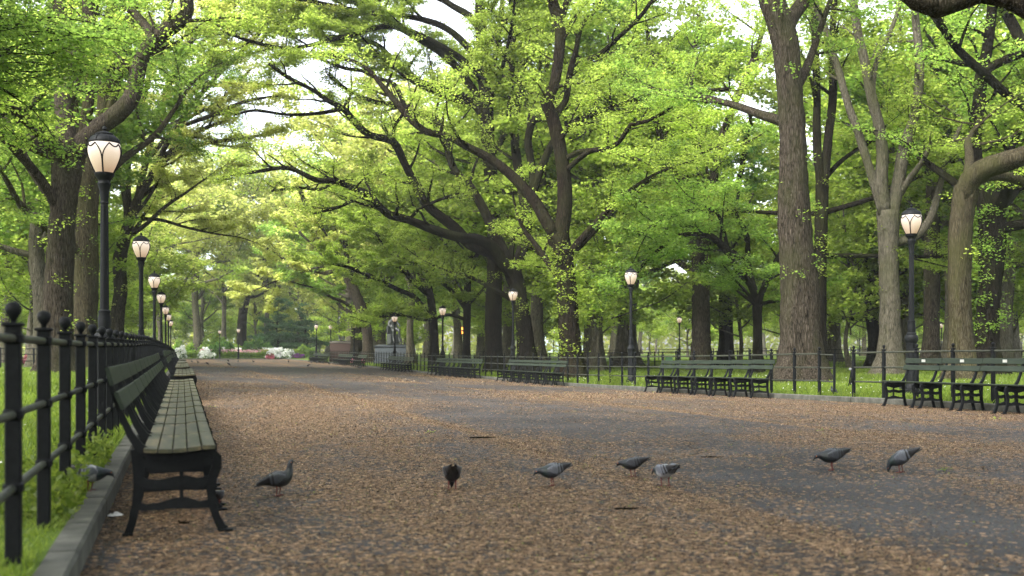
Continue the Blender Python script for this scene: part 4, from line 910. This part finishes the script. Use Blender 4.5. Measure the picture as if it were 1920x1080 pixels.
m, t, out = newmat('haze'); pv = N(t, 'ShaderNodeVolumePrincipled'); pv.inputs['Color'].default_value = (.90,.94,.92,1); pv.inputs['Density'].default_value = .0003; pv.inputs['Anisotropy'].default_value = .2
t.links.new(pv.outputs[0], out.inputs['Volume']); hz_o.data.materials.append(m)
print('LEAVES', LEAFCOUNT[0])

# ------------------------------------------------------------------ shrubs and flowers
def shrub(name, label, px, D, wpx, hpx, fl, fshare, base_z=None, leafmat='lf_deep', seed=1, leaf=.17, n=4200, group=None, lobes=9):
    p = W(px, HZ, D); s = F/D; rx, hz_ = wpx/2/s, hpx/s; y = p[1]; z = float(gz(p[0], y))+.1 if y > YE or True else 0
    r = np.random.RandomState(seed); t = thing(name, label, 'shrub', (p[0], p[1], z), 0, group)
    cs = [np.array((r.uniform(-1, 1)*rx*.75, r.uniform(-1, 1)*rx*.5, 0)) for _ in range(lobes)]
    V = []; F_ = []
    mb = MB()
    pts = []
    for c_ in cs:
        hh = hz_*r.uniform(.55, 1)*(1-.35*abs(c_[0])/rx); rl = rx*.38*r.uniform(.7, 1.2)
        d = r.normal(0, 1, (n//lobes, 3)); d /= np.linalg.norm(d, axis=1)[:, None]; d[:, 2] = np.abs(d[:, 2])
        q = c_+d*np.array((rl, rl, hh))*(r.uniform(.62, 1.06, (n//lobes, 1))*(.75+.5*fbm(d[:, :1]*3+5, d[:, 2:]*3, seed))); pts.append(q)
        mb.tube([(0,0,-.05), tuple(c_*.5+np.array((0,0,hh*.4))), tuple(c_*.9+np.array((0,0,hh*.8)))], [.05,.03,.012], 5)
    mb.build('stem', M['bark_dark'], t)
    q = np.concatenate(pts); wx_ = q[:, 0]+p[0]; m_ = r.rand(len(q)) < np.clip(fshare+2.2*(fbm(wx_*1.6/max(leaf*6, .5), q[:, 2]*2.0/max(leaf*6, .5)+q[:, 1], seed)-.5), 0, 1)
    def lv(q, sz, nm, mat):
        k = len(q); a = r.normal(0, 1, (k, 3)); a /= np.linalg.norm(a, axis=1)[:, None]; b = np.cross(a, r.normal(0, 1, (k, 3))); b /= np.linalg.norm(b, axis=1)[:, None]
        ob(nm, quads(nm, q, a*sz, b*sz*.7, None), M[mat], t)
    lv(q[~m_], leaf, 'foliage', leafmat)
    if fl: lv(q[m_]+np.array((0,0,.05)), leaf*.95, 'blossom', fl)
    return t
shrub('azalea', 'white azalea at the far end, left of the flower bed lamp, just past the lamps', 345, 150, 40, 24, 'white_fl', .72, seed=1, group='azaleas')
shrub('azalea', 'small white azalea between the pink bed and the lamp row', 388, 150, 34, 18, 'white_fl', .7, seed=2, group='azaleas')
shrub('azalea', 'largest white azalea behind the pink bed, right end', 529, 150, 52, 25, 'white_fl', .75, seed=3, group='azaleas', n=9000)
shrub('azalea', 'salmon pink azalea at the foot of the largest white one', 507, 147, 13, 10, 'pink_fl', .75, seed=4, group='azaleas', n=2500)
shrub('azalea', 'purple azalea right of the largest white one', 560, 147, 24, 10, 'purple_fl', .8, seed=5, group='azaleas', n=3000)
shrub('azalea', 'pink flowering bush seen between the near fence posts', 52, 62, 26, 22, 'pink_fl', .6, seed=6, group='azaleas', n=3500, leaf=.09)
shrub('azalea', 'small red bush beside the brown pedestal', 661, 96, 7, 8, 'pink_fl', .8, seed=7, n=900, leaf=.08, group='azaleas')
shrub('azalea', 'small red bush under the far elm trunks', 680, 94, 7, 8, 'pink_fl', .8, seed=8, n=900, leaf=.08, group='azaleas')
for k, (px, D, w_, h_) in enumerate([(300,160,60,34),(420,158,60,34),(455,160,60,30),(400,165,70,46),(480,158,60,40),(575,160,50,30),(345,165,60,40),(520,170,60,50)]):
    shrub('green_bush', ['round green bush behind the pink flower bed', 'taller green bush behind the white azaleas'][k % 2], px, D, w_, h_, None, 0, leafmat=['lf_green','lf_deep','lf_green'][k % 3], seed=20+k, leaf=.22, n=6000, group=['round green bushes', 'tall green bushes'][k % 2])
for k, (px, D, w_, h_) in enumerate([(1270,60,50,14),(1130,31,16,10),(1142,33,14,9),(1765,70,40,12)]):
    pass
tp = W(567, HZ, 140)
# hedge and tulips
rs = np.random.RandomState(8)
def bed(n, px0, px1, D0, D1, z0, z1, sz, name, mat, label, cat, g=None):
    px = rs.uniform(px0, px1, n); D = rs.uniform(D0, D1, n); X = (px-960)/F*D; x = X*CT+D*ST; y = -X*ST+D*CT
    hmax = z0+(z1-z0)*(.6+.5*fbm(x*.7, y*.7, 3)); z = gz(x, y)+.1+rs.rand(n)*(hmax-z0)+z0; c = np.stack([x, y, z], -1)
    a = rs.normal(0, 1, (n, 3)); a /= np.linalg.norm(a, axis=1)[:, None]; b = np.cross(a, rs.normal(0, 1, (n, 3))); b /= np.linalg.norm(b, axis=1)[:, None]
    o = ob(name, quads(name, c, a*sz, b*sz*.7, None), M[mat]); stuff(o, label, cat); return o
bed(26000, 348, 560, 155.5, 160, 0, .95, .13, 'bedding_leaves', 'lf_green', 'low green bedding foliage round the pink and white tulips', 'foliage')
bed(2600, 375, 520, 156.0, 158.5, .65, 1.3, .13, 'tulips', 'palepink_fl', 'band of pale pink tulips at the far end of the path', 'tulips')
bed(2600, 380, 530, 157.0, 159.5, .9, 1.6, .13, 'tulips', 'white_fl', 'band of white tulips behind the pink ones', 'tulips')
bed(14000, 490, 560, 156.0, 161, .4, 1.3, .13, 'hedge', 'lf_bright', 'clipped yellow green hedge by the largest white azalea', 'hedge')
# weeds along fence feet
def weeds(name, label, x0, x1, y0, y1, n, h, seed):
    r = np.random.RandomState(seed); x = r.uniform(x0, x1, n); y = r.uniform(y0, y1, n); z = lawnz(x, y)+r.rand(n)*h*(.4+fbm(x*6, y*6, seed)); c = np.stack([x, y, z], -1)
    a = r.normal(0, 1, (n, 3)); a /= np.linalg.norm(a, axis=1)[:, None]; b = np.cross(a, r.normal(0, 1, (n, 3))); b /= np.linalg.norm(b, axis=1)[:, None]
    stuff(ob(name, quads(name, c, a*.024, b*.014, None), M['grass']), label, 'weeds')
weeds('weeds', 'leafy weeds round the fence posts behind the near bench', -.92, -.55, 6.0, 9.5, 2600, .26, 4)
weeds('weeds', 'leafy green clump at the fence foot right of the seven seat bench', 13.7, 14.4, 33.2, 34.2, 1600, .4, 5)

# ------------------------------------------------------------------ statues on pedestals, signs, signal
def statue(label, pxc, D, wpx, y_top, y_cap, mat, cap_mat, pose, glabel):
    p = W(pxc, HZ, D); s = F/D; w_ = wpx/s; x, y = p[0], p[1]; z0 = float(lawnz(x, y)); ztop = CAMZ+(HZ-y_cap)/s
    t = thing('pedestal', label, 'pedestal', (x, y, z0), -TH); h = ztop-z0
    mb = MB(); mb.box((0,0,.14), (w_*1.08,w_*1.08,.28), 0, .02); mb.box((0,0,.28+(h-.46)/2), (w_,w_,h-.46), 0, .015); mb.build('block', M[mat], t)
    mb = MB(); mb.box((0,0,h-.14), (w_*1.0,w_*1.0,.08), 0, .02); mb.box((0,0,h-.05), (w_*1.06,w_*1.06,.10), 0, .02); mb.build('cap', M[cap_mat], t)
    st_ = thing('bronze_statue', glabel, 'statue', (x, y, ztop), -TH+.5); k = 1.45
    mb = MB(); mb.box((0,0,.05), (w_*.75,w_*.75,.10), 0, .02)
    if pose == 'seated':
        mb.box((0,.25,.55), (.9,.8,.9), 0, .08); mb.box((0,.6,1.1), (.9,.15,1.3), 0, .06)
    mb.build('plinth' if pose != 'seated' else 'chair', M['bronze'], st_)
    J = {'stand': [((0,0,1.02),.20),((0,.0,1.30),.22),((0,.02,1.55),.24),((0,0,1.72),.08),((0,-.03,1.86),.12),((0,-.02,1.98),.09),
                   ((.24,0,1.54),.08),((.34,-.1,1.28),.065),((.20,-.3,1.22),.05),((-.24,0,1.54),.08),((-.32,.05,1.25),.065),((-.30,-.08,1.0),.05),
                   ((.12,0,.9),.12),((.14,-.06,.5),.09),((.14,0,.12),.07),((.15,-.16,.06),.05),((-.12,0,.9),.12),((-.14,.04,.5),.09),((-.14,.1,.12),.07),((-.15,-.06,.06),.05)],
         'seated': [((0,.2,1.1),.24),((0,.24,1.38),.24),((0,.2,1.62),.26),((0,.14,1.80),.08),((0,.08,1.95),.13),((0,.08,2.07),.10),
                   ((.26,.18,1.6),.09),((.38,0,1.35),.075),((.28,-.28,1.25),.055),((-.26,.18,1.6),.09),((-.38,.05,1.33),.075),((-.3,-.22,1.22),.055),
                   ((.16,-.1,1.05),.14),((.2,-.42,.98),.11),((.2,-.42,.5),.09),((.2,-.58,.16),.06),((-.16,-.1,1.05),.14),((-.2,-.42,.98),.11),((-.2,-.36,.5),.09),((-.2,-.52,.16),.06)]}[pose]
    E = [(0,1),(1,2),(2,3),(3,4),(4,5),(2,6),(6,7),(7,8),(2,9),(9,10),(10,11),(0,12),(12,13),(13,14),(14,15),(0,16),(16,17),(17,18),(18,19)]
    me = bpy.data.meshes.new('figure'); me.from_pydata([tuple(k*v if pose == 'stand' else 1.25*v for v in j[0]) for j in J], E, []); me.update()
    o = ob('figure', me, M['bronze'], st_); o.location.z = .08
    o.modifiers.new('skin', 'SKIN'); sv = me.skin_vertices[0].data if me.skin_vertices else None
    if sv is None: me.skin_vertices.new() if hasattr(me.skin_vertices, 'new') else None
    if me.skin_vertices:
        for i, j in enumerate(J): r_ = j[1]*(k if pose == 'stand' else 1.25); me.skin_vertices[0].data[i].radius = (r_, r_); 
        me.skin_vertices[0].data[0].use_root = True
    sb = o.modifiers.new('sub', 'SUBSURF'); sb.levels = 2; sb.render_levels = 2
statue('brown granite pedestal with pale cap by the far lamps', 641, 106, 38, 590, 641, 'granite_brown', 'granite_light', 'stand', 'dark bronze statue standing on the brown pedestal, half hidden by leaves')
statue('blue grey stone pedestal behind the short far bench', 739, 92, 64, 590, 648, 'granite_grey', 'granite_grey', 'seated', 'dark bronze seated statue on the grey stone block, hidden by leaves')
sg = ground_at(1512, 716, True); s0 = thing('small_sign', 'small green and white notice on a stake before the biggest trunk', 'sign', sg, -TH)
D_ = sg[0]*ST+sg[1]*CT; s_ = F/D_; zt = CAMZ+(HZ-673)/s_-sg[2]; zb_ = CAMZ+(HZ-693)/s_-sg[2]; wd = 13/s_
mb = MB(); mb.box((0,.012,zt/2), (.025,.012,zt), 0, .002); mb.build('stake', M['iron'], s0)
mb = MB(); mb.box((0,0,(zt+zb_)/2), (wd,.008,zt-zb_), 0, .001); mb.build('panel', flat('sign green', (.22,.48,.20), .5), s0)
mb = MB(); hh = zt-zb_
for k, (f, ww) in enumerate(((.74,.6),(.66,.5),(.5,.65),(.42,.45),(.27,.6))): mb.box(((k % 2-.5)*.01,-.006,zb_+hh*f), (wd*ww,.003,hh*.035))
mb.box((0,-.006,zb_+hh*.08), (wd*.96,.003,hh*.13)); mb.build('lettering', flat('sign white', (.75,.8,.72), .5), s0)
pg = W(1253, HZ, 64); s1 = thing('green_notice', 'pale green rectangular notice hanging on the far low fence', 'sign', (pg[0], pg[1]-.1, float(lawnz(pg[0], pg[1]))), -TH)
mb = MB(); mb.box((0,0,.62), (.42,.02,.28), 0, .003); mb.build('panel', flat('notice green', (.25,.48,.28), .6), s1); mb = MB(); mb.box((-.17,.03,.35), (.03,.03,.7)); mb.box((.17,.03,.35), (.03,.03,.7)); mb.build('stake', M['iron'], s1)
# crossing signal far off
for px, D, zy, lb in ((866,150,620,'distant crossing signal glowing orange behind the maples'),(770,150,592,'second orange signal glimmering through the leaves over the grey pedestal')):
    p = W(px, HZ, D); zz = float(lawnz(p[0], p[1])); hz2 = CAMZ+(HZ-zy)/F*D-zz; sgn = thing('traffic_signal', lb, 'signal', (p[0], p[1], zz), -TH, 'far signals')
    mb = MB(); mb.tube([(0,0,0),(0,0,hz2+.6)], .08, 8); mb.build('pole', M['iron'], sgn); mb = MB(); mb.box((0,-.2,hz2), (.5,.3,1.1), 0, .05); mb.build('housing', M['iron'], sgn)
    for dz in (.28,-.28):
        mb = MB(); mb.lathe([(.17,0),(.19,.03),(.17,.05)], 14); l_ = mb.build('lens', M['orange'], sgn); l_.rotation_euler = (math.pi/2, 0, 0); l_.location = (0, -.35, hz2+dz)

# ------------------------------------------------------------------ towers of the city behind the trees
def tower(label, px0, px1, top, D, col):
    p = W((px0+px1)/2, HZ, D); w_ = (px1-px0)/F*D; h = (HZ-top)/F*D; t = thing('tower_block', label, 'building', (p[0], p[1], 0), -TH, None)
    mb = MB(); mb.box((0,0,h/2), (w_,w_*.7,h)); mb.build('core', flat('tower glass', col, .25, .6), t, False)
    fl = MB(); z = 12; k = 0
    while z < h and k < 60:
        mb = MB(); mb.box((0,0,z), (w_+.5,w_*.7+.5,1.1)); mb.build('floor_band', flat('tower band', tuple(min(1, c_*1.5) for c_ in col), .6) if k == 0 else bpy.data.materials['tower band'], t, False); z += 4.2; k += 1
tower('pale glass tower far behind the trees, seen through the leaves in the middle', 1000, 1120, 20, 520, (.40,.47,.55))
tower('bluish tower block seen through leaves left of the low limbed elm', 385, 450, 130, 560, (.42,.48,.56))

# ------------------------------------------------------------------ pigeons
def attr_mat(name, rough=.5, spec=.4):
    m, t, out = newmat(name); at = N(t, 'ShaderNodeAttribute', attribute_name='tint'); v = coords(t, (90,90,90)); n_ = N(t, 'ShaderNodeTexNoise'); n_.inputs['Scale'].default_value = 1; t.links.new(v, n_.inputs['Vector'])
    mr = N(t, 'ShaderNodeMapRange'); mr.inputs[3].default_value = .10; mr.inputs[4].default_value = .36; t.links.new(n_.outputs[0], mr.inputs[0])
    h = N(t, 'ShaderNodeHueSaturation'); t.links.new(at.outputs['Color'], h.inputs['Color']); t.links.new(mr.outputs[0], h.inputs['Value'])
    b = pbr(t, out, Base_Color=h.outputs[0], Roughness=rough); b.inputs['Specular IOR Level'].default_value = spec; return m
M['feather'] = attr_mat('feathers'); M['leg'] = flat('pigeon leg', (.09,.022,.018), .6); M['eye'] = flat('eye', (.45,.12,.02), .2, .6); M['pupil'] = flat('pupil', (.005,.005,.005), .1, .6)
def loft(sp, n=14):
    """sp rows: x z halfwidth halfheight -> rings in the y/normal plane"""
    sp = np.array(sp, float); A = smooth_path(np.column_stack([sp[:, 0], 0*sp[:, 0], sp[:, 1], sp[:, 2], sp[:, 3]]), .008)
    P = A[:, [0,1,2]]; T = np.gradient(P, axis=0); T /= np.linalg.norm(T, axis=1)[:, None]; Nn = np.stack([-T[:, 2], 0*T[:, 0], T[:, 0]], -1)
    a = np.arange(n)*2*math.pi/n; V = P[:, None, :]+np.abs(A[:, 3])[:, None, None]*np.cos(a)[None, :, None]*np.array((0,1.,0))+np.abs(A[:, 4])[:, None, None]*np.sin(a)[None, :, None]*Nn[:, None, :]
    m = len(P); i = np.arange(m-1)[:, None]*n; j = np.arange(n)[None, :]; k = (j+1) % n; Q = np.stack([i+j, i+k, i+n+k, i+n+j], -1).reshape(-1, 4)
    return V.reshape(-1, 3), Q, np.repeat(np.linspace(0, 1, m), n)
def tint(me, cols):
    ca = me.attributes.new('tint', 'FLOAT_COLOR', 'POINT'); ca.data.foreach_set('color', np.column_stack([cols, np.ones(len(cols))]).astype(np.float32).ravel())
PG = {}
def pigeon_meshes(pose, shade):
    key = (pose, shade)
    if key in PG: return PG[key]
    if pose == 'up': sp = [(-.175,.085,.014,.004),(-.13,.095,.026,.008),(-.09,.108,.034,.02),(-.05,.12,.044,.038),(0,.128,.052,.05),(.045,.137,.048,.05),(.07,.158,.037,.038),(.08,.185,.024,.027),(.082,.21,.019,.021),(.088,.232,.0175,.019),(.102,.24,.013,.015),(.112,.238,.006,.006),(.13,.232,.002,.002)]
    elif pose == 'low': sp = [(-.165,.165,.014,.004),(-.125,.155,.026,.008),(-.085,.145,.034,.02),(-.045,.135,.044,.038),(.0,.125,.052,.05),(.045,.122,.047,.046),(.078,.125,.034,.034),(.1,.128,.023,.024),(.118,.128,.019,.019),(.134,.122,.0165,.017),(.146,.112,.010,.011),(.152,.103,.005,.005),(.158,.09,.002,.002)]
    else: sp = [(-.16,.19,.014,.004),(-.12,.172,.026,.008),(-.08,.155,.034,.02),(-.04,.138,.044,.038),(.0,.122,.052,.049),(.04,.108,.046,.045),(.068,.094,.034,.034),(.084,.078,.023,.024),(.092,.062,.018,.019),(.096,.046,.0155,.016),(.098,.034,.010,.010),(.1,.024,.005,.005),(.102,.008,.002,.002)]
    V, Q, tt = loft(sp); me = np_mesh('body', V, Q, True)
    k = {'dark': .6, 'grey': 1.3, 'light': 2.2}[shade]
    st_ = np.array([(0,(.03,.033,.04)),(.10,(.05,.055,.065)),(.16,(.10,.11,.125)),(.40,(.085,.095,.115)),(.58,(.06,.07,.09)),(.68,(.025,.05,.045)),(.80,(.022,.032,.045)),(.9,(.05,.058,.075)),(.955,(.05,.05,.05)),(1,(.02,.02,.02))], dtype=object)
    cols = np.column_stack([np.interp(tt, [float(q[0]) for q in st_], [q[1][i] for q in st_]) for i in range(3)])*k
    if shade == 'light': cols[(tt > .3) & (tt < .62)] = (.95,.97,1.0)
    tint(me, cols)
    # folded wings
    wings = []
    tail = np.array(sp[0][:2]); 
    for sgn in (-1, 1):
        s2 = [(sp[5][0]+.008, sp[5][1]+.012), (sp[4][0]+.01, sp[4][1]+.012), (sp[3][0], sp[3][1]+.008), (sp[2][0], sp[2][1]+.01), (sp[1][0], sp[1][1]+.014), (sp[0][0]+.012, sp[0][1]+.013)]
        wv = [.014,.036,.038,.026,.014,.003]; off = [.040,.050,.046,.034,.022,.012]
        pts = np.array([(a_[0], sgn*o_, a_[1], w_, .007) for a_, o_, w_ in zip(s2, off, wv)]); A = smooth_path(pts, .007); n = 10; an = np.arange(n)*2*math.pi/n
        P = A[:, :3]; T = np.gradient(P, axis=0); T /= np.linalg.norm(T, axis=1)[:, None]; Nn = np.stack([-T[:, 2], sgn*-.25+0*T[:, 0], T[:, 0]], -1)
        VV = P[:, None, :]+np.abs(A[:, 4])[:, None, None]*np.cos(an)[None, :, None]*np.array((0,1.,0))+np.abs(A[:, 3])[:, None, None]*np.sin(an)[None, :, None]*Nn[:, None, :]
        m = len(P); i = np.arange(m-1)[:, None]*n; j = np.arange(n)[None, :]; kk = (j+1) % n; QQ = np.stack([i+j, i+kk, i+n+kk, i+n+j], -1).reshape(-1, 4)
        w_me = np_mesh('wing', VV.reshape(-1, 3), QQ, True); u = np.repeat(np.linspace(0, 1, m), n)
        kk2 = {'dark': (1.3,.6), 'grey': (3.0,1.0), 'light': (4.0,1.2)}[shade]
        cc = np.tile(np.array((.13,.14,.165))*kk2[0], (len(u), 1)); cc[u > .62] = np.array((.045,.045,.05)); bar = ((u > .40) & (u < .46)) | ((u > .52) & (u < .60)); cc[bar] = (.02,.02,.022)
        tint(w_me, cc); w_me.materials.append(M['feather']); wings.append(w_me)
    me.materials.append(M['feather'])
    lg = MB(); lg.tube([(0,0,.085),(.004,0,.05),(-.002,0,.022),(.0,0,.004)], [.007,.0045,.0035,.0035], 6)
    for a in (-.5, 0, .5, math.pi): lg.tube([(0,0,.005),(.017*math.cos(a),.017*math.sin(a),.005),(.03*math.cos(a)*(.7 if a > 3 else 1),.03*math.sin(a),.002)], [.0035,.003,.0015], 5)
    lm = lg.mesh('leg'); lm.materials.append(M['leg'])
    hd = np.array(sp[9][:2]); ey = MB(); ey.sphere((hd[0]+.004, 0, hd[1]+.004), .0042, 8, 6); 
    PG[key] = (me, wings, lm, hd); return PG[key]
EY = MB(); EY.sphere((0,0,0), .0028, 8, 6); EYM = EY.mesh('eye'); EYM.materials.append(M['eye'])
def pigeon(label, pos, head, pose='low', shade='grey', sc=1.0, group='pigeons on the path', detail=True, cat='pigeon', name='pigeon'):
    me, wings, lm, hd = pigeon_meshes(pose, shade); t = thing(name, label, cat, pos, head, group); t.scale = (sc*.92, sc*1.14, sc*1.06)
    ob('body', me, None, t, (0,0,-.02))
    for w_ in wings: ob('wing', w_, None, t, (0,0,-.02))
    for i, sg_ in enumerate((-1, 1)): ob('leg', lm, None, t, (.012 if i else -.014, sg_*.022, 0)).scale = (1,1,.8)
    if detail:
        for sg_ in (-1, 1): ob('eye', EYM, None, t, (hd[0]+.004, sg_*.0155, hd[1]-.016))
    return t
def gp(px, py): return ground_at(px, py)
VR = -TH                     # heading that points to the right of the photo
pigeon('dark pigeon standing upright, nearest the bench, tail toward it', gp(522,930), VR+.25, 'up', 'dark', 1.02)
pigeon('black looking pigeon seen from behind with its head down', gp(848,917), VR+math.pi/2+.1, 'peck', 'dark', 1.0)
pigeon('grey pigeon with two dark wing bars stooping, third bird from the bench', gp(1036,911), VR+math.pi+.15, 'low', 'grey', 1.0)
pigeon('dark grey pigeon just left of the pale backed one', gp(1187,894), VR+math.pi-.35, 'low', 'dark', .95)
pigeon('pale backed pigeon with black wing bars', gp(1247,912), VR+math.pi-1.0, 'low', 'light', 1.02)
pigeon('dark pigeon leaning forward with tail raised, second from the right', gp(1560,882), VR+math.pi+.05, 'low', 'dark', 1.1)
pigeon('pigeon pecking at the ground, rightmost of the flock', gp(1689,886), VR+math.pi-.3, 'peck', 'grey', 1.1)
pk = W(190, 892, 7.6); pigeon('blue grey pigeon on the kerb behind the near bench', (-.56, 7.25, float(gz(-.5, 7.25))+.12), VR+.35, 'low', 'light', 1.0, 'pigeons off the path')
pigeon('pigeon half hidden behind the front leg of the near bench', gp(408,948), VR+math.pi/2-.1, 'low', 'dark', .62, 'pigeons off the path')
for k, (px, py) in enumerate([(360,680.5),(371,681.5),(389,684.5),(428,678.5),(429,685.5),(446.5,680),(475,680),(541,680),(578,688),(584,681.5),(594.5,681.6),(605,682.3),(617,684),(675,691.6)]):
    pigeon('tiny dark pigeon far down the path', gp(px, py), rnd.uniform(0, 6.28), rnd.choice(['up','low','peck']), 'dark' if k != 13 else 'grey', 1.15, 'tiny pigeons far down the path', False)
for px, py, l_ in ((1563,742,'small brown bird in the grass by the fence gap'),(1690,735,'small dark bird in the grass under the plaque bench')):
    q = ground_at(px, py, True); pigeon(l_, q+np.array((0,0,.02)), VR+2.0, 'up', 'dark', .8, 'small birds in the grass', False, 'bird', 'small_bird')

# ------------------------------------------------------------------ small things on the ground
def stick(label, px, py, L, ang, r=.006):
    p = gp(px, py); mb = MB(); rr = random.Random(int(px)); pts = []
    for i in range(6): pts.append((L*(i/5-.5), rr.uniform(-.012, .012), r+.003*abs(rr.gauss(0, 1))))
    mb.tube(pts, [r*.7,r,r*1.1,r,r*.8,r*.5], 6); mb.tube([pts[2], (pts[2][0]+L*.12, .04, r+.012)], [r*.6, r*.3], 5); o = mb.build('twig', M['bark_dark']); o.location = [float(v) for v in p]; o.rotation_euler = (0, 0, VR+ang); tag(o, label, 'twig', 'fallen twigs')
stick('dark fallen twig in front of the pale pigeon', 1175, 956, .16, .05, .006); stick('long thin fallen twig right of the pale pigeon, farther back', 1335, 858, .21, .02, .005); stick('short dark twig under the near bench', 345, 982, .07, -.1, .006); stick('long dark twig on the litter line at mid path', 905, 822, .3, .1, .008)
p = gp(216, 968); r = random.Random(4); mb = MB(); V = []; n = 6
for j in range(n+1):
    for i in range(n+1): V.append(((i/n-.5)*.085+r.uniform(-.006,.006), (j/n-.5)*.07+r.uniform(-.006,.006), .004+.028*r.random()*math.sin(math.pi*i/n)*math.sin(math.pi*j/n)+.004*r.random()))
mb.add(V, [(j*(n+1)+i, j*(n+1)+i+1, (j+1)*(n+1)+i+1, (j+1)*(n+1)+i) for j in range(n) for i in range(n)]); o = mb.build('crumpled_tissue', flat('paper', (.62,.60,.60), .8), smooth=False); o.location = [float(v) for v in p]; tag(o, 'crumpled white tissue lying behind the near bench leg', 'tissue')
def sprig(label, px, py, seed, s=.1):
    p = gp(px, py); r = np.random.RandomState(seed); n = 14; c = np.column_stack([r.uniform(-s, s, n), r.normal(0, s*.25, n), r.uniform(.005, .03, n)]); a = np.column_stack([r.normal(0, 1, n), r.normal(0, 1, n), r.normal(0, .3, n)]); a /= np.linalg.norm(a, axis=1)[:, None]; b = np.cross(a, (0,0,1.)); 
    o = ob('leaf_sprig', quads('leaf_sprig', c, a*.022, b*.012, None), M['lf_bright']); o.location = [float(v) for v in p]; tag(o, label, 'leaf sprig', 'fallen green sprigs')
sprig('fallen yellow green sprig on the grey asphalt at right mid distance', 1545, 808, 1, .13); sprig('fallen green sprig near the path middle, above the flock', 812, 812, 2, .09); sprig('fallen green sprig right of the last pigeon', 1772, 884, 3, .06); sprig('small green sprig by the near bench seat edge', 398, 764, 4, .06); sprig('fallen yellow sprig before the plaque bench', 1868, 786, 5, .12)
#END#
